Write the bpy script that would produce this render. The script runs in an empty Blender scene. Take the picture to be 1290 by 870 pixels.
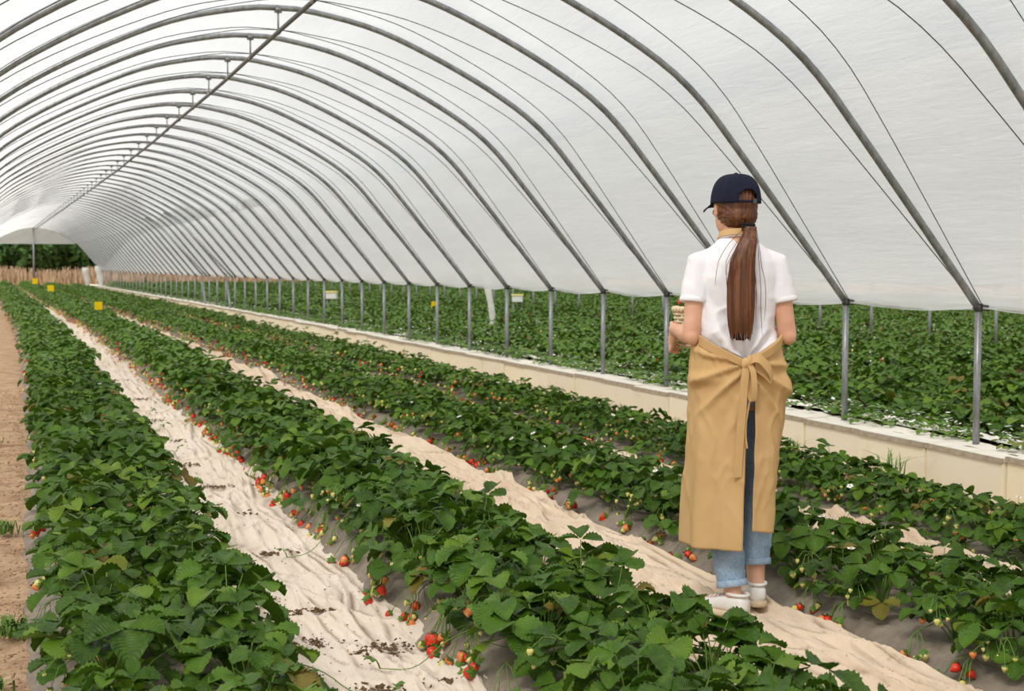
import bpy, math, random
import numpy as np
from mathutils import Vector, Matrix, Euler

random.seed(7)
rng = np.random.default_rng(7)
scene = bpy.context.scene
COL = scene.collection
PI = math.pi

# ------------------------------------------------------------------ camera
F_PX, CX, CY = 1792.0, 645.0, 435.0
CAM_H = 1.354
YAW = math.atan(597.0 / F_PX)          # tunnel axis vanishes at (48, 335)
PITCH = math.atan(100.0 / F_PX)
cam_data = bpy.data.cameras.new('camera')
cam = bpy.data.objects.new('camera', cam_data)
COL.objects.link(cam)
cam.location = (0, 0, CAM_H)
cam.rotation_euler = Euler((PI / 2 - PITCH, 0, -YAW), 'XYZ')
cam_data.sensor_width = 36.0
cam_data.lens = F_PX / 1290.0 * 36.0
cam_data.clip_start = 0.05
cam_data.clip_end = 600
cam_data.dof.use_dof = True
cam_data.dof.focus_distance = 5.4
cam_data.dof.aperture_fstop = 7.0
scene.camera = cam
_sy, _cy, _sp, _cp = math.sin(YAW), math.cos(YAW), math.sin(PITCH), math.cos(PITCH)

def project(x, y, z):
    """pixel position and depth of a world point (used for level of detail and culling only)"""
    f = x * _sy + y * _cy
    r = x * _cy - y * _sy
    u = z - CAM_H
    d = f * _cp - u * _sp
    v = f * _sp + u * _cp
    d2 = np.maximum(d, 1e-3)
    return CX + F_PX * r / d2, CY - F_PX * v / d2, d

# ------------------------------------------------------------------ world and sun
world = bpy.data.worlds.new('overcast_sky')
scene.world = world
world.use_nodes = True
bg = world.node_tree.nodes['Background']
bg.inputs[0].default_value = (0.93, 0.97, 1.0, 1)
bg.inputs[1].default_value = 0.74
sun_d = bpy.data.lights.new('hazy_sun', 'SUN')
sun_d.energy = 5.2
sun_d.angle = math.radians(14)
sun_d.color = (1.0, 0.98, 0.95)
sun = bpy.data.objects.new('hazy_sun', sun_d)
COL.objects.link(sun)
sun.rotation_euler = Euler((math.radians(42), 0, math.radians(-40)), 'XYZ')   # from behind the camera, upper left
sun.location = (0, -10, 30)
scene.view_settings.view_transform = 'Standard'
scene.view_settings.look = 'None'
scene.view_settings.exposure = -0.08
scene.view_settings.gamma = 1.0
scene.view_settings.use_curve_mapping = False
try:
    scene.cycles.max_bounces = 12
    scene.cycles.diffuse_bounces = 5
    scene.cycles.transmission_bounces = 6
    scene.cycles.transparent_max_bounces = 16
    scene.cycles.use_denoising = True
except Exception:
    pass

# ------------------------------------------------------------------ helpers
def lin(r, g, b):
    def f(c):
        c /= 255.0
        return c / 12.92 if c <= 0.04045 else ((c + 0.055) / 1.055) ** 2.4
    return (f(r), f(g), f(b), 1.0)

class NT:
    def __init__(self, name):
        self.m = bpy.data.materials.new(name)
        self.m.use_nodes = True
        self.t = self.m.node_tree
        self.b = self.t.nodes['Principled BSDF']
        self.out = self.t.nodes['Material Output']
    def n(self, typ, **kw):
        nd = self.t.nodes.new(typ)
        for k, v in kw.items():
            setattr(nd, k, v)
        return nd
    def l(self, a, b):
        self.t.links.new(a, b)
    def noise(self, vec, scale, detail=4, rough=0.6, dist=0.0):
        nd = self.n('ShaderNodeTexNoise')
        nd.inputs['Scale'].default_value = scale
        nd.inputs['Detail'].default_value = detail
        nd.inputs['Roughness'].default_value = rough
        nd.inputs['Distortion'].default_value = dist
        if vec is not None:
            self.l(vec, nd.inputs['Vector'])
        return nd.outputs['Fac']
    def ramp(self, fac, stops):
        nd = self.n('ShaderNodeValToRGB')
        el = nd.color_ramp.elements
        while len(el) < len(stops):
            el.new(0.5)
        for e, (p, c) in zip(el, stops):
            e.position = p
            e.color = c
        self.l(fac, nd.inputs[0])
        return nd.outputs[0]
    def mix(self, fac, a, b, mode='MIX'):
        nd = self.n('ShaderNodeMix', data_type='RGBA', blend_type=mode)
        for s, v in ((nd.inputs[0], fac), (nd.inputs[6], a), (nd.inputs[7], b)):
            if hasattr(v, 'links'):
                self.l(v, s)
            else:
                s.default_value = v
        return nd.outputs[2]
    def pos(self, scale=(1, 1, 1), kind='Object'):
        tc = self.n('ShaderNodeTexCoord')
        mp = self.n('ShaderNodeMapping')
        mp.inputs['Scale'].default_value = scale
        self.l(tc.outputs[kind], mp.inputs['Vector'])
        return mp.outputs[0]
    def wpos(self, scale=(1, 1, 1)):
        g = self.n('ShaderNodeNewGeometry')
        mp = self.n('ShaderNodeMapping')
        mp.inputs['Scale'].default_value = scale
        self.l(g.outputs['Position'], mp.inputs['Vector'])
        return mp.outputs[0]
    def bump(self, h, strength=0.3, dist=0.01):
        nd = self.n('ShaderNodeBump')
        nd.inputs['Strength'].default_value = strength
        nd.inputs['Distance'].default_value = dist
        self.l(h, nd.inputs['Height'])
        self.l(nd.outputs[0], self.b.inputs['Normal'])
        return nd.outputs[0]
    def set(self, color=None, rough=None, spec=None, metal=None):
        if color is not None:
            if hasattr(color, 'links'):
                self.l(color, self.b.inputs['Base Color'])
            else:
                self.b.inputs['Base Color'].default_value = color
        if rough is not None: self.b.inputs['Roughness'].default_value = rough
        if spec is not None: self.b.inputs['Specular IOR Level'].default_value = spec
        if metal is not None: self.b.inputs['Metallic'].default_value = metal
        return self

def simple(name, c1, c2=None, scale=20, rough=0.7, spec=0.3, bump=0.0, bscale=60, metal=0.0, stretch=(1, 1, 1)):
    k = NT(name)
    p = k.pos(stretch)
    if c2 is None:
        c2 = tuple(0.8 * v for v in c1[:3]) + (1,)
    k.set(k.ramp(k.noise(p, scale), [(0.3, c1), (0.7, c2)]), rough, spec, metal)
    if bump:
        k.bump(k.noise(p, bscale), bump, 0.004)
    return k.m

# value noise in numpy
_P = rng.random((256, 256)).astype(np.float32)
def vn(x, y, seed=0):
    x = np.asarray(x, float) + seed * 17.31
    y = np.asarray(y, float) + seed * 7.77
    xi = np.floor(x).astype(int); yi = np.floor(y).astype(int)
    fx = x - xi; fy = y - yi
    fx = fx * fx * fx * (fx * (fx * 6 - 15) + 10); fy = fy * fy * fy * (fy * (fy * 6 - 15) + 10)
    a = _P[xi & 255, yi & 255]; b = _P[(xi + 1) & 255, yi & 255]
    c = _P[xi & 255, (yi + 1) & 255]; d = _P[(xi + 1) & 255, (yi + 1) & 255]
    return (a * (1 - fx) + b * fx) * (1 - fy) + (c * (1 - fx) + d * fx) * fy
def fbm(x, y, seed=0, octv=4):
    s = 0; a = 0.5; t = 0
    for i in range(octv):
        s = s + a * vn(x, y, seed + i); t += a
        x = np.asarray(x) * 2.03; y = np.asarray(y) * 2.03; a *= 0.5
    return s / t

def mesh_np(name, V, F, mats, smooth=True, midx=None, uv=None):
    """V (n,3); F a (m,3) or (m,4) int array"""
    V = np.asarray(V, np.float32); F = np.asarray(F, np.int32)
    me = bpy.data.meshes.new(name)
    k = F.shape[1]
    me.vertices.add(len(V)); me.vertices.foreach_set('co', V.ravel())
    me.loops.add(F.size); me.loops.foreach_set('vertex_index', F.ravel())
    me.polygons.add(len(F))
    me.polygons.foreach_set('loop_start', np.arange(0, F.size, k, dtype=np.int32))
    for m in (mats if isinstance(mats, (list, tuple)) else [mats]):
        me.materials.append(m)
    if midx is not None:
        me.polygons.foreach_set('material_index', np.asarray(midx, np.int32))
    if uv is not None:
        l = me.uv_layers.new(name='UVMap')
        l.data.foreach_set('uv', np.asarray(uv, np.float32)[F.ravel()].ravel())
    me.update(calc_edges=True)
    me.validate()
    if smooth:
        me.polygons.foreach_set('use_smooth', np.ones(len(F), bool))
    return me

class MB:
    """collects closed pieces into one mesh"""
    def __init__(self):
        self.v, self.f, self.m = [], [], []
    def add(self, V, F, m=0):
        o = len(self.v)
        self.v.extend([tuple(p) for p in V])
        for f in F:
            self.f.append(tuple(i + o for i in f)); self.m.append(m)
    def box(self, c, s, rot=None, m=0, taper=1.0):
        hx, hy, hz = s[0] / 2, s[1] / 2, s[2] / 2
        P = [Vector((x * hx * (taper if z > 0 else 1), y * hy * (taper if z > 0 else 1), z * hz)) for z in (-1, 1) for x, y in ((-1, -1), (1, -1), (1, 1), (-1, 1))]
        if rot is not None:
            P = [rot @ p for p in P]
        P = [p + Vector(c) for p in P]
        self.add(P, [(3, 2, 1, 0), (4, 5, 6, 7), (0, 1, 5, 4), (1, 2, 6, 5), (2, 3, 7, 6), (3, 0, 4, 7)], m)
    def tube(self, pts, rad, seg=8, m=0, caps=True, flat=None):
        """rad: number or list; flat=(a, b) multipliers for an elliptical section"""
        pts = [Vector(p) for p in pts]
        n = len(pts)
        rad = [rad] * n if not hasattr(rad, '__len__') else rad
        V = []
        prev = None
        for i, p in enumerate(pts):
            t = (pts[min(i + 1, n - 1)] - pts[max(i - 1, 0)])
            t = t.normalized() if t.length > 1e-9 else Vector((0, 0, 1))
            if prev is None:
                ref = Vector((0, 0, 1)) if abs(t.z) < 0.9 else Vector((1, 0, 0))
                a = t.cross(ref).normalized()
            else:
                a = (prev - t * prev.dot(t))
                a = a.normalized() if a.length > 1e-6 else t.orthogonal().normalized()
            prev = a
            b = t.cross(a)
            fa, fb = flat if flat else (1, 1)
            for j in range(seg):
                an = 2 * PI * j / seg
                V.append(p + a * (math.cos(an) * rad[i] * fa) + b * (math.sin(an) * rad[i] * fb))
        Fc = []
        for i in range(n - 1):
            for j in range(seg):
                k = (j + 1) % seg
                Fc.append((i * seg + j, i * seg + k, (i + 1) * seg + k, (i + 1) * seg + j))
        if caps:
            Fc.append(tuple(range(seg - 1, -1, -1)))
            Fc.append(tuple((n - 1) * seg + j for j in range(seg)))
        self.add(V, Fc, m)
    def rings(self, R, seg=24, m=0, power=2.0):
        """R: list of (center, ax vec, ay vec) ellipses"""
        V, Fc = [], []
        for c, ax, ay in R:
            c, ax, ay = Vector(c), Vector(ax), Vector(ay)
            for j in range(seg):
                an = 2 * PI * j / seg
                co, si = math.cos(an), math.sin(an)
                e = 2.0 / power
                co = math.copysign(abs(co) ** e, co); si = math.copysign(abs(si) ** e, si)
                V.append(c + ax * co + ay * si)
        n = len(R)
        for i in range(n - 1):
            for j in range(seg):
                k = (j + 1) % seg
                Fc.append((i * seg + j, i * seg + k, (i + 1) * seg + k, (i + 1) * seg + j))
        Fc.append(tuple(range(seg - 1, -1, -1)))
        Fc.append(tuple((n - 1) * seg + j for j in range(seg)))
        self.add(V, Fc, m)
    def ell(self, c, r, rot=None, seg=16, rg=10, m=0):
        c = Vector(c)
        V = []; Fc = []
        for i in range(1, rg):
            ph = PI * i / rg
            for j in range(seg):
                th = 2 * PI * j / seg
                p = Vector((r[0] * math.sin(ph) * math.cos(th), r[1] * math.sin(ph) * math.sin(th), r[2] * math.cos(ph)))
                V.append(p)
        V.append(Vector((0, 0, r[2]))); V.append(Vector((0, 0, -r[2])))
        if rot is not None:
            V = [rot @ p for p in V]
        V = [p + c for p in V]
        top, bot = len(V) - 2, len(V) - 1
        for i in range(rg - 2):
            for j in range(seg):
                k = (j + 1) % seg
                Fc.append((i * seg + j, (i + 1) * seg + j, (i + 1) * seg + k, i * seg + k))
        for j in range(seg):
            k = (j + 1) % seg
            Fc.append((top, j, k)); Fc.append((bot, (rg - 2) * seg + k, (rg - 2) * seg + j))
        self.add(V, Fc, m)
    def mesh(self, name, mats, smooth=True):
        me = bpy.data.meshes.new(name)
        me.from_pydata(self.v, [], self.f)
        for m in (mats if isinstance(mats, (list, tuple)) else [mats]):
            me.materials.append(m)
        me.polygons.foreach_set('material_index', self.m)
        if smooth:
            me.polygons.foreach_set('use_smooth', [True] * len(self.f))
        me.update()
        return me

def link(name, me, parent=None, loc=None, rot=None, scale=None):
    o = bpy.data.objects.new(name, me)
    COL.objects.link(o)
    if parent is not None: o.parent = parent
    if loc is not None: o.location = loc
    if rot is not None: o.rotation_euler = rot
    if scale is not None: o.scale = (scale,) * 3 if not hasattr(scale, '__len__') else scale
    return o
def tag(o, label=None, cat=None, group=None, kind=None):
    if label: o['label'] = label
    if cat: o['category'] = cat
    if group: o['group'] = group
    if kind: o['kind'] = kind
    return o
def empty(name, loc=(0, 0, 0), rz=0.0):
    o = link(name, None, None, loc, (0, 0, rz))
    o.empty_display_size = 0.05
    return o
def grid_faces(nu, nv):
    i, j = np.meshgrid(np.arange(nu - 1), np.arange(nv - 1), indexing='ij')
    a = (i * nv + j).ravel()
    return np.stack([a, a + nv, a + nv + 1, a + 1], 1)

_UNITS = ['', 'first', 'second', 'third', 'fourth', 'fifth', 'sixth', 'seventh', 'eighth', 'ninth', 'tenth', 'eleventh', 'twelfth',
          'thirteenth', 'fourteenth', 'fifteenth', 'sixteenth', 'seventeenth', 'eighteenth', 'nineteenth']
_TENS = {2: ('twenty', 'twentieth'), 3: ('thirty', 'thirtieth'), 4: ('forty', 'fortieth'), 5: ('fifty', 'fiftieth'),
         6: ('sixty', 'sixtieth'), 7: ('seventy', 'seventieth'), 8: ('eighty', 'eightieth'), 9: ('ninety', 'ninetieth')}
def ordinal(n):
    if n < 20: return _UNITS[n]
    t, u = divmod(n, 10)
    return _TENS[t][1] if u == 0 else _TENS[t][0] + '-' + _UNITS[u]

# ------------------------------------------------------------------ layout
def S(y):
    """sideways drift of the whole plantation: it bends gently left in the distance"""
    y = np.asarray(y, float)
    q = np.clip(y, 0, 35)
    return -0.00048 * q * q - 0.0336 * np.maximum(y - 35, 0)

X_POST, X_RIDGE, HALF = 5.46, 1.97, 3.49
BAY = 1.4805
Y0 = -1.56
K_FIRST, K_LAST = -1, 56
def hoop_y(k): return Y0 + BAY * k
BEDS = [0.40, 1.64, 3.11, 4.34]
BED_DROP = [0.0, 0.0, 0.035, 0.075]     # the last bed sits lower
BED_H, BED_TOP, BED_BASE = 0.11, 0.24, 0.40
PROFILE = [(0, 3.46), (0.3, 3.44), (0.86, 3.31), (1.5, 3.03), (2.03, 2.73), (2.34, 2.48), (2.62, 2.16), (3.0, 1.70), (3.49, 1.10)]
def smooth_profile(n=60):
    """arch from left foot to right foot, resampled by arc length"""
    half = [(-r, h) for r, h in PROFILE[::-1]] + PROFILE[1:]
    P = [np.array(p, float) for p in half]
    out = []
    for i in range(len(P) - 1):
        p0 = P[i - 1] if i else 2 * P[0] - P[1]
        p3 = P[i + 2] if i + 2 < len(P) else 2 * P[-1] - P[-2]
        for t in np.linspace(0, 1, 12, endpoint=False):
            out.append(0.5 * ((2 * P[i]) + (-p0 + P[i + 1]) * t + (2 * p0 - 5 * P[i] + 4 * P[i + 1] - p3) * t * t + (-p0 + 3 * P[i] - 3 * P[i + 1] + p3) * t ** 3))
    out.append(P[-1])
    out = np.array(out)
    d = np.r_[0, np.cumsum(np.linalg.norm(np.diff(out, axis=0), axis=1))]
    s = np.linspace(0, d[-1], n)
    return np.stack([np.interp(s, d, out[:, 0]), np.interp(s, d, out[:, 1])], 1)
ARCH = smooth_profile(61)
_t = np.gradient(ARCH, axis=0); _t /= np.linalg.norm(_t, axis=1, keepdims=True)
ARCH_N = np.stack([-_t[:, 1], _t[:, 0]], 1)      # outward

# ------------------------------------------------------------------ materials
def mat_film():
    k = NT('greenhouse_film')
    p = k.wpos((1.2, 0.35, 3.0))
    p2 = k.wpos((6, 1.2, 10))
    col = k.ramp(k.noise(p, 1.6, 5), [(0.25, (0.80, 0.81, 0.80, 1)), (0.75, (0.92, 0.92, 0.91, 1))])
    k.t.nodes.remove(k.b)
    bmp = k.n('ShaderNodeBump'); bmp.inputs['Strength'].default_value = 0.35; bmp.inputs['Distance'].default_value = 0.02
    k.l(k.noise(p2, 2.2, 5, 0.65, 0.6), bmp.inputs['Height'])
    tr = k.n('ShaderNodeBsdfTranslucent'); di = k.n('ShaderNodeBsdfDiffuse'); tp = k.n('ShaderNodeBsdfTransparent')
    gl = k.n('ShaderNodeBsdfGlossy'); gl.inputs['Roughness'].default_value = 0.35
    k.l(col, tr.inputs['Color']); k.l(col, di.inputs['Color'])
    for nd in (tr, di, gl): k.l(bmp.outputs[0], nd.inputs['Normal'])
    m1 = k.n('ShaderNodeMixShader'); m1.inputs[0].default_value = 0.30
    k.l(tr.outputs[0], m1.inputs[1]); k.l(di.outputs[0], m1.inputs[2])
    m2 = k.n('ShaderNodeMixShader'); m2.inputs[0].default_value = 0.32
    k.l(m1.outputs[0], m2.inputs[1]); k.l(tp.outputs[0], m2.inputs[2])
    m3 = k.n('ShaderNodeMixShader'); m3.inputs[0].default_value = 0.04
    k.l(m2.outputs[0], m3.inputs[1]); k.l(gl.outputs[0], m3.inputs[2])
    k.l(m3.outputs[0], k.out.inputs['Surface'])
    return k.m

def mat_leaf():
    k = NT('strawberry_leaf')
    uvn = k.n('ShaderNodeUVMap')
    sep = k.n('ShaderNodeSeparateXYZ'); k.l(uvn.outputs[0], sep.inputs[0])
    # side veins: stripes running outward and forward from the midrib
    ab = k.n('ShaderNodeMath', operation='ABSOLUTE'); k.l(sep.outputs[1], ab.inputs[0])
    ma = k.n('ShaderNodeMath', operation='MULTIPLY_ADD'); k.l(ab.outputs[0], ma.inputs[0]); ma.inputs[1].default_value = -0.55; k.l(sep.outputs[0], ma.inputs[2])
    mu = k.n('ShaderNodeMath', operation='MULTIPLY'); k.l(ma.outputs[0], mu.inputs[0]); mu.inputs[1].default_value = 34.0
    sn = k.n('ShaderNodeMath', operation='SINE'); k.l(mu.outputs[0], sn.inputs[0])
    ab2 = k.n('ShaderNodeMath', operation='ABSOLUTE'); k.l(sn.outputs[0], ab2.inputs[0])
    n1 = k.noise(k.wpos(), 9.0, 2)
    n2 = k.noise(k.wpos(), 70.0, 2)
    oi = k.n('ShaderNodeObjectInfo')
    base = k.ramp(n1, [(0.28, lin(22, 44, 4)), (0.5, lin(54, 86, 12)), (0.72, lin(108, 140, 36))])
    base2 = k.ramp(oi.outputs['Random'], [(0.0, lin(24, 52, 10)), (0.45, lin(48, 84, 16)), (0.8, lin(82, 120, 26)), (0.965, lin(130, 158, 44)), (0.985, lin(150, 92, 50))])
    c = k.mix(0.55, base, base2)
    c = k.mix(k.ramp(n2, [(0.3, (0, 0, 0, 1)), (0.8, (0.35, 0.35, 0.35, 1))]), c, lin(100, 132, 36))
    vein = k.ramp(ab2.outputs[0], [(0.0, (0.45, 0.45, 0.45, 1)), (0.16, (0, 0, 0, 1))])
    c = k.mix(vein, c, lin(106, 140, 48))
    k.set(c, 0.42, 0.26)
    b = k.bump(ab2.outputs[0], 0.45, 0.004)
    tr = k.n('ShaderNodeBsdfTranslucent'); k.l(k.mix(0.5, c, lin(120, 170, 50)), tr.inputs['Color'])
    mx = k.n('ShaderNodeMixShader'); mx.inputs[0].default_value = 0.13
    k.l(k.b.outputs[0], mx.inputs[1]); k.l(tr.outputs[0], mx.inputs[2])
    k.l(mx.outputs[0], k.out.inputs['Surface'])
    return k.m

def mat_soil(name, c1, c2, c3, scale=1.0):
    k = NT(name)
    p = k.wpos()
    a = k.noise(p, 5 * scale, 6, 0.65)
    b = k.noise(p, 60 * scale, 4, 0.7)
    c = k.ramp(a, [(0.3, c1), (0.5, c2), (0.72, c3)])
    c = k.mix(k.ramp(b, [(0.35, (0.55, 0.55, 0.55, 1)), (0.5, (0, 0, 0, 1))]), c, tuple(0.55 * v for v in c1[:3]) + (1,))
    k.set(c, 0.95, 0.1)
    k.bump(b, 0.7, 0.012)
    return k.m

def mat_cloth(name, c1, c2, stain):
    k = NT(name)
    p = k.wpos((1, 0.5, 1))
    c = k.ramp(k.noise(p, 2.2, 6), [(0.3, c1), (0.7, c2)])
    sp = k.ramp(k.noise(k.wpos((1, 0.7, 1)), 7, 7, 0.75), [(0.60, (0, 0, 0, 1)), (0.72, (0.75, 0.75, 0.75, 1))])
    c = k.mix(sp, c, stain)
    spk = k.ramp(k.noise(k.wpos(), 55, 3, 0.6), [(0.68, (0, 0, 0, 1)), (0.74, (0.7, 0.7, 0.7, 1))])
    c = k.mix(spk, c, tuple(0.5 * v for v in stain[:3]) + (1,))
    at = k.n('ShaderNodeAttribute', attribute_name='fold_tone')
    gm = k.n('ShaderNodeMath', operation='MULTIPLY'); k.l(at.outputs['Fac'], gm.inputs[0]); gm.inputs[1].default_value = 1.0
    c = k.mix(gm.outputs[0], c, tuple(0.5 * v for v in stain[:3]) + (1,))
    k.set(c, 0.9, 0.1)
    k.bump(k.noise(k.wpos((1, 0.35, 1)), 30, 5, 0.7, 0.5), 0.6, 0.02)
    return k.m

def mat_mulch():
    k = NT('mulch_plastic')
    p = k.wpos()
    c = k.ramp(k.noise(p, 6, 6, 0.7), [(0.3, lin(112, 102, 92)), (0.55, lin(148, 135, 119)), (0.75, lin(182, 166, 144))])
    k.set(c, 0.6, 0.3)
    k.bump(k.noise(k.wpos((1, 0.4, 1)), 22, 5, 0.7, 0.8), 0.6, 0.02)
    return k.m

def mat_foam():
    k = NT('cream_foam_board')
    oi = k.n('ShaderNodeObjectInfo')
    c = k.ramp(oi.outputs['Random'], [(0, lin(246, 234, 202)), (0.5, lin(252, 242, 216)), (1, lin(242, 232, 206))])
    st = k.ramp(k.noise(k.wpos((0.6, 1.0, 2.2)), 3.5, 5, 0.7), [(0.55, (0, 0, 0, 1)), (0.8, (0.6, 0.6, 0.6, 1))])
    c = k.mix(st, c, lin(226, 204, 164))
    k.set(c, 0.75, 0.25)
    k.bump(k.noise(k.wpos(), 60, 4), 0.2, 0.004)
    return k.m

def mat_hair():
    k = NT('brown_hair')
    p = k.pos((90, 90, 2.2))
    n = k.noise(p, 1.0, 4, 0.7)
    k.set(k.ramp(n, [(0.25, lin(54, 28, 12)), (0.5, lin(100, 58, 30)), (0.75, lin(150, 96, 58))]), 0.38, 0.5)
    k.bump(n, 0.6, 0.006)
    return k.m

def mat_denim():
    k = NT('washed_denim')
    p = k.pos()
    wv = k.noise(k.pos((1, 1, 0.25)), 300, 2)
    c = k.ramp(k.noise(p, 9, 5), [(0.3, lin(112, 140, 172)), (0.7, lin(164, 188, 210))])
    c = k.mix(0.25, c, k.ramp(wv, [(0.35, lin(90, 118, 150)), (0.65, lin(205, 220, 232))]))
    k.set(c, 0.85, 0.15)
    k.bump(wv, 0.25, 0.002)
    return k.m

M = {}
M['film'] = mat_film()
M['leaf'] = mat_leaf()
M['stalk'] = simple('green_stalk', lin(120, 150, 62), lin(92, 128, 48), 30, 0.5)
M['calyx'] = simple('green_calyx', lin(96, 136, 52), lin(70, 110, 40), 30, 0.6)
def berry_mat(name, a, b):
    k = NT(name)
    vo = k.n('ShaderNodeTexVoronoi'); vo.inputs['Scale'].default_value = 190
    k.l(k.pos(), vo.inputs['Vector'])
    seed = k.ramp(vo.outputs['Distance'], [(0.0, (0.8, 0.8, 0.8, 1)), (0.2, (0, 0, 0, 1))])
    c = k.ramp(k.noise(k.pos(), 40, 2), [(0.3, a), (0.7, b)])
    k.set(k.mix(seed, c, lin(225, 180, 70)), 0.28, 0.5)
    k.bump(vo.outputs['Distance'], 0.5, 0.002)
    return k.m
M['berry_red'] = berry_mat('ripe_berry', lin(205, 32, 18), lin(228, 58, 28))
M['berry_orange'] = berry_mat('turning_berry', lin(226, 110, 52), lin(236, 160, 88))
M['berry_pale'] = berry_mat('unripe_berry', lin(206, 200, 92), lin(228, 214, 138))
M['petal'] = simple('white_petal', (0.86, 0.86, 0.82, 1), (0.8, 0.8, 0.74, 1), 30, 0.6)
M['pollen'] = simple('yellow_centre', lin(214, 176, 40), lin(190, 150, 30), 60, 0.8)
M['dry_leaf'] = simple('dry_leaf', lin(150, 98, 58), lin(110, 66, 38), 25, 0.8)
M['soil'] = mat_soil('dry_soil', lin(156, 124, 96), lin(196, 162, 130), lin(216, 184, 152))
M['soil_dark'] = mat_soil('dark_soil', lin(70, 52, 38), lin(100, 78, 58), lin(128, 102, 78), 3)
M['crumb'] = mat_soil('brown_soil_crumbs', lin(92, 72, 50), lin(128, 102, 74), lin(156, 130, 96), 3)
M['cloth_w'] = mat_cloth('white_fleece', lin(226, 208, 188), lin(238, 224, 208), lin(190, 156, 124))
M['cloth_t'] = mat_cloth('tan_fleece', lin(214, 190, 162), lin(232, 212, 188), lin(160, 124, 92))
M['mulch'] = mat_mulch()
M['foam'] = mat_foam()
M['cap_stone'] = simple('weathered_board', lin(196, 184, 164), lin(158, 140, 118), 14, 0.8, 0.2, 0.3, 50)
M['white_strip'] = simple('white_sheet', lin(240, 234, 222), lin(222, 214, 198), 8, 0.8, 0.2, 0.5, 30)
def mat_steel():
    k = NT('galvanised_steel')
    c = k.ramp(k.noise(k.pos((1, 1, 0.4)), 24, 5, 0.7), [(0.3, lin(112, 114, 114)), (0.7, lin(160, 162, 162))])
    k.set(c, 0.42, 0.5, 0.55)
    return k.m
M['steel'] = mat_steel()
M['dark_steel'] = simple('dark_clamp', lin(96, 96, 94), lin(66, 66, 64), 40, 0.5, 0.4, 0, metal=0.6)
M['cord'] = simple('grey_cord', lin(92, 92, 90), lin(70, 70, 68), 60, 0.9)
M['yellow'] = simple('yellow_card', lin(250, 214, 10), lin(242, 202, 0), 10, 0.6)
M['white_plastic'] = simple('white_plastic', lin(236, 234, 228), lin(216, 214, 208), 9, 0.5)

# ------------------------------------------------------------------ the ground
def build_floor():
    xs = np.r_[np.linspace(-60, -2.2, 20), np.arange(-2.1, 0.3, 0.045), np.arange(0.4, 6.2, 0.3), np.linspace(6.5, 90, 40)]
    ys = np.r_[np.linspace(-14, -0.5, 12), np.arange(0, 9, 0.045), np.arange(9, 20, 0.15), np.arange(20, 95, 1.5), np.linspace(96, 240, 20)]
    X, Y = np.meshgrid(xs, ys, indexing='ij')
    path = np.exp(-((X - S(Y) + 0.9) / 0.75) ** 4)
    Z = -0.02 + path * (0.06 * fbm(X * 2, Y * 2, 3) - 0.03 + 0.035 * np.maximum(0, fbm(X * 11, Y * 11, 5) - 0.5) * 2)
    V = np.stack([X, Y, Z], -1).reshape(-1, 3)
    o = link('floor', mesh_np('floor', V, grid_faces(len(xs), len(ys)), M['soil']))
    tag(o, 'dry tan soil ground under the whole tunnel', 'ground', kind='structure')
build_floor()

def bed_z(dx):
    """height of a bed's plastic at sideways distance dx from its middle"""
    a = np.abs(dx)
    t = np.clip((a - BED_TOP) / (BED_BASE - BED_TOP), 0, 1)
    return BED_H * (1 - t * t * (3 - 2 * t)) + 0.005

def build_beds():
    lab = ['grey plastic mulch ridge under the leftmost strawberry row beside the soil path',
           'grey plastic mulch ridge between the wide fleece path and the walked path',
           'grey plastic mulch ridge just right of the path the woman walks on',
           'grey plastic mulch ridge alongside the cream foam wall']
    ys = np.r_[np.arange(-2, 12, 0.06), np.arange(12, 30, 0.25), np.arange(30, 92, 1.0)]
    for i, b in enumerate(BEDS):
        dx = np.linspace(-BED_BASE - 0.04, BED_BASE + 0.04, 29)
        D, Y = np.meshgrid(dx, ys, indexing='ij')
        Z = bed_z(D) * (1 - BED_DROP[i] / BED_H) - 0.02 * (np.abs(D) > BED_BASE + 0.02) + 0.022 * (fbm(D * 9 + 5, Y * 6, i + 3) - 0.5) * (np.abs(D) < BED_BASE + 0.01)
        rid = (1 - np.abs(2 * vn(D * 14 + 0.8 * fbm(D * 6, Y * 3, 4), Y * 2.2, i + 8) - 1)) ** 4
        Z = Z + 0.010 * rid * (np.abs(D) < BED_BASE)
        wav = 0.10 * (fbm(Y * 1.6, Y * 0 + i * 3 + (D > 0) * 9, i + 2, 4) - 0.5) + 0.03 * (fbm(Y * 9, Y * 0 + 2, i + 6, 2) - 0.5)
        X = b + S(Y) + D + np.sign(D) * np.clip((np.abs(D) - 0.26) / 0.15, 0, 1) * wav
        o = link('planting_bed', mesh_np('planting_bed', np.stack([X, Y, Z], -1).reshape(-1, 3), grid_faces(len(dx), len(ys)), M['mulch']))
        tag(o, lab[i], 'planting bed', kind='structure')
build_beds()

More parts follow.
